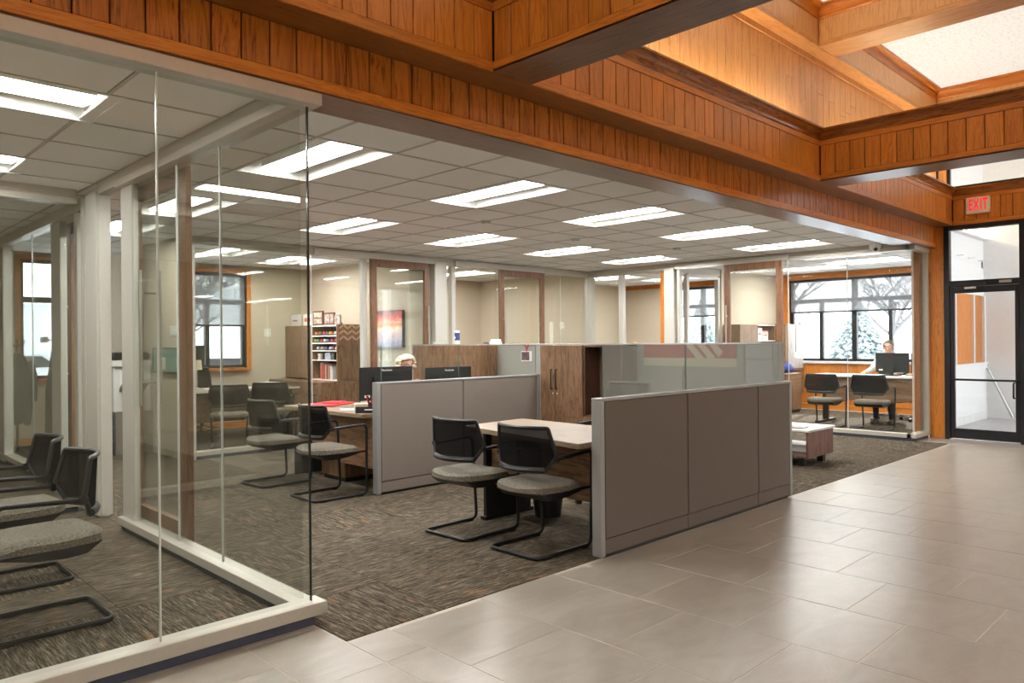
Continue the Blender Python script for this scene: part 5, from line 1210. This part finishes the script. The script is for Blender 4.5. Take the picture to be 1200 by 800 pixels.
def cap_hair(thick, low=-.02):
    def f(m, hp, RR):
        def g(u, v):
            a = 2*PI*u; t = v*1.75; fr = max(0, math.cos(a)); t *= (1-.42*fr**1.5)
            return hp(-.010+(.098+thick)*math.sin(t)*math.cos(a), (.079+thick)*math.sin(t)*math.sin(a), .036+(.094+thick)*math.cos(t))
        m.grid(g, 28, 12)
    return f
def curly(m, hp, RR):
    R = random.Random(4)
    for k in range(230):
        a = R.uniform(0, 2*PI); t = R.uniform(0, 1.95); 
        if math.cos(a) > .35 and t > 1.0: continue
        r = R.uniform(.020, .040); q = (.115*math.sin(t)*math.cos(a)-.02, .118*math.sin(t)*math.sin(a), .045+.095*math.cos(t)-(.03 if t > 1.6 else 0))
        m.ell(hp(*q), (r, r, r*.75), 8, 6, 0, RR)
def clothes(neck, sleeve_to, vest=None):
    def f(c, H):
        # 0 skin 1 shirt 2 vest 3 trousers 4 shoes
        if (Vector((c.x, c.y, 0))-Vector((H.x, H.y, 0))).length < .16 and c.z > neck: return 0
        if c.z < .085: return 4
        if c.x > .30 and c.z > .60 and c.z < 1.0 and c.x > sleeve_to: return 0
        if c.z < .60 and (c.z < .50 or abs(c.x) > .0): return 3
        if c.z < .62: return 3
        if vest and abs(c.y) < .165 and c.x < .17: return 2
        return 1
    return f
WSH = pm('white_shirt', (.70, .69, .66), .8, 0, .05, 40); VEST = pm('charcoal_vest', (.05, .055, .055), .85, 0, .2, 60); NAVY = pm('navy_trousers', (.02, .028, .05), .8, 0, .1); SHOE = pm('brown_shoe', (.06, .03, .02), .4, 0, .1)
person('seated man in a white shirt and charcoal vest behind a monitor, hand on the desk', (13.40, 4.60, 0), PI+.10, .965, [SKIN, WSH, VEST, NAVY, SHOE, HAIRB], clothes(1.155, .43, True), cap_hair(.006),
       (((.10, .25, .90), (.40, .22, .875), (.5, .20, .862)), ((.14, -.27, .90), (.38, -.30, .875), (.5, -.30, .862))), head_yaw=.12, lean=.06)
BLO = pm('cream_blond_curls', (.74, .63, .47), .8, 0, .2, 40); PINK = pm('coral_top', (.5, .22, .18), .8, 0, .1)
person('person with fluffy pale blond hair seated behind the two monitors', (5.30, 7.22, 0), -PI/2-.15, .87, [SKIN, PINK, PINK, NAVY, SHOE, BLO], clothes(1.15, .42), curly,
       (((.12, .25, .84), (.38, .17, .82), (.48, .15, .81)), ((.12, -.25, .84), (.38, -.17, .82), (.48, -.15, .81))))
GRY = pm('grey_shirt', (.2, .22, .25), .8, 0, .1)
P2 = (((.12, .25, .84), (.38, .17, .79), (.48, .15, .78)), ((.12, -.25, .84), (.38, -.17, .79), (.48, -.15, .78)))
person('person with dark brown hair just showing over the grey panel in the middle back office', (9.97, 10.95, 0), -PI/2, .975, [SKIN, GRY, GRY, NAVY, SHOE, HAIRB], clothes(1.15, .42), cap_hair(.012), P2, vox=.012)
person('person with cropped reddish hair just showing over the cabinets in the corner back office', (12.6, 9.25, 0), PI, .972, [SKIN, WSH, WSH, NAVY, SHOE, pm('cropped_ginger_hair', (.42, .20, .13), .7, 0, .2, 60)], clothes(1.15, .42), cap_hair(.003), P2, vox=.012)
place(tc, (9.97, 11.03, .003), -PI/2, 'task chair under the dark haired person in the middle back office', 'task chairs')
place(tc, (12.68, 9.25, .003), PI, 'task chair under the person in the corner back office', 'task chairs')
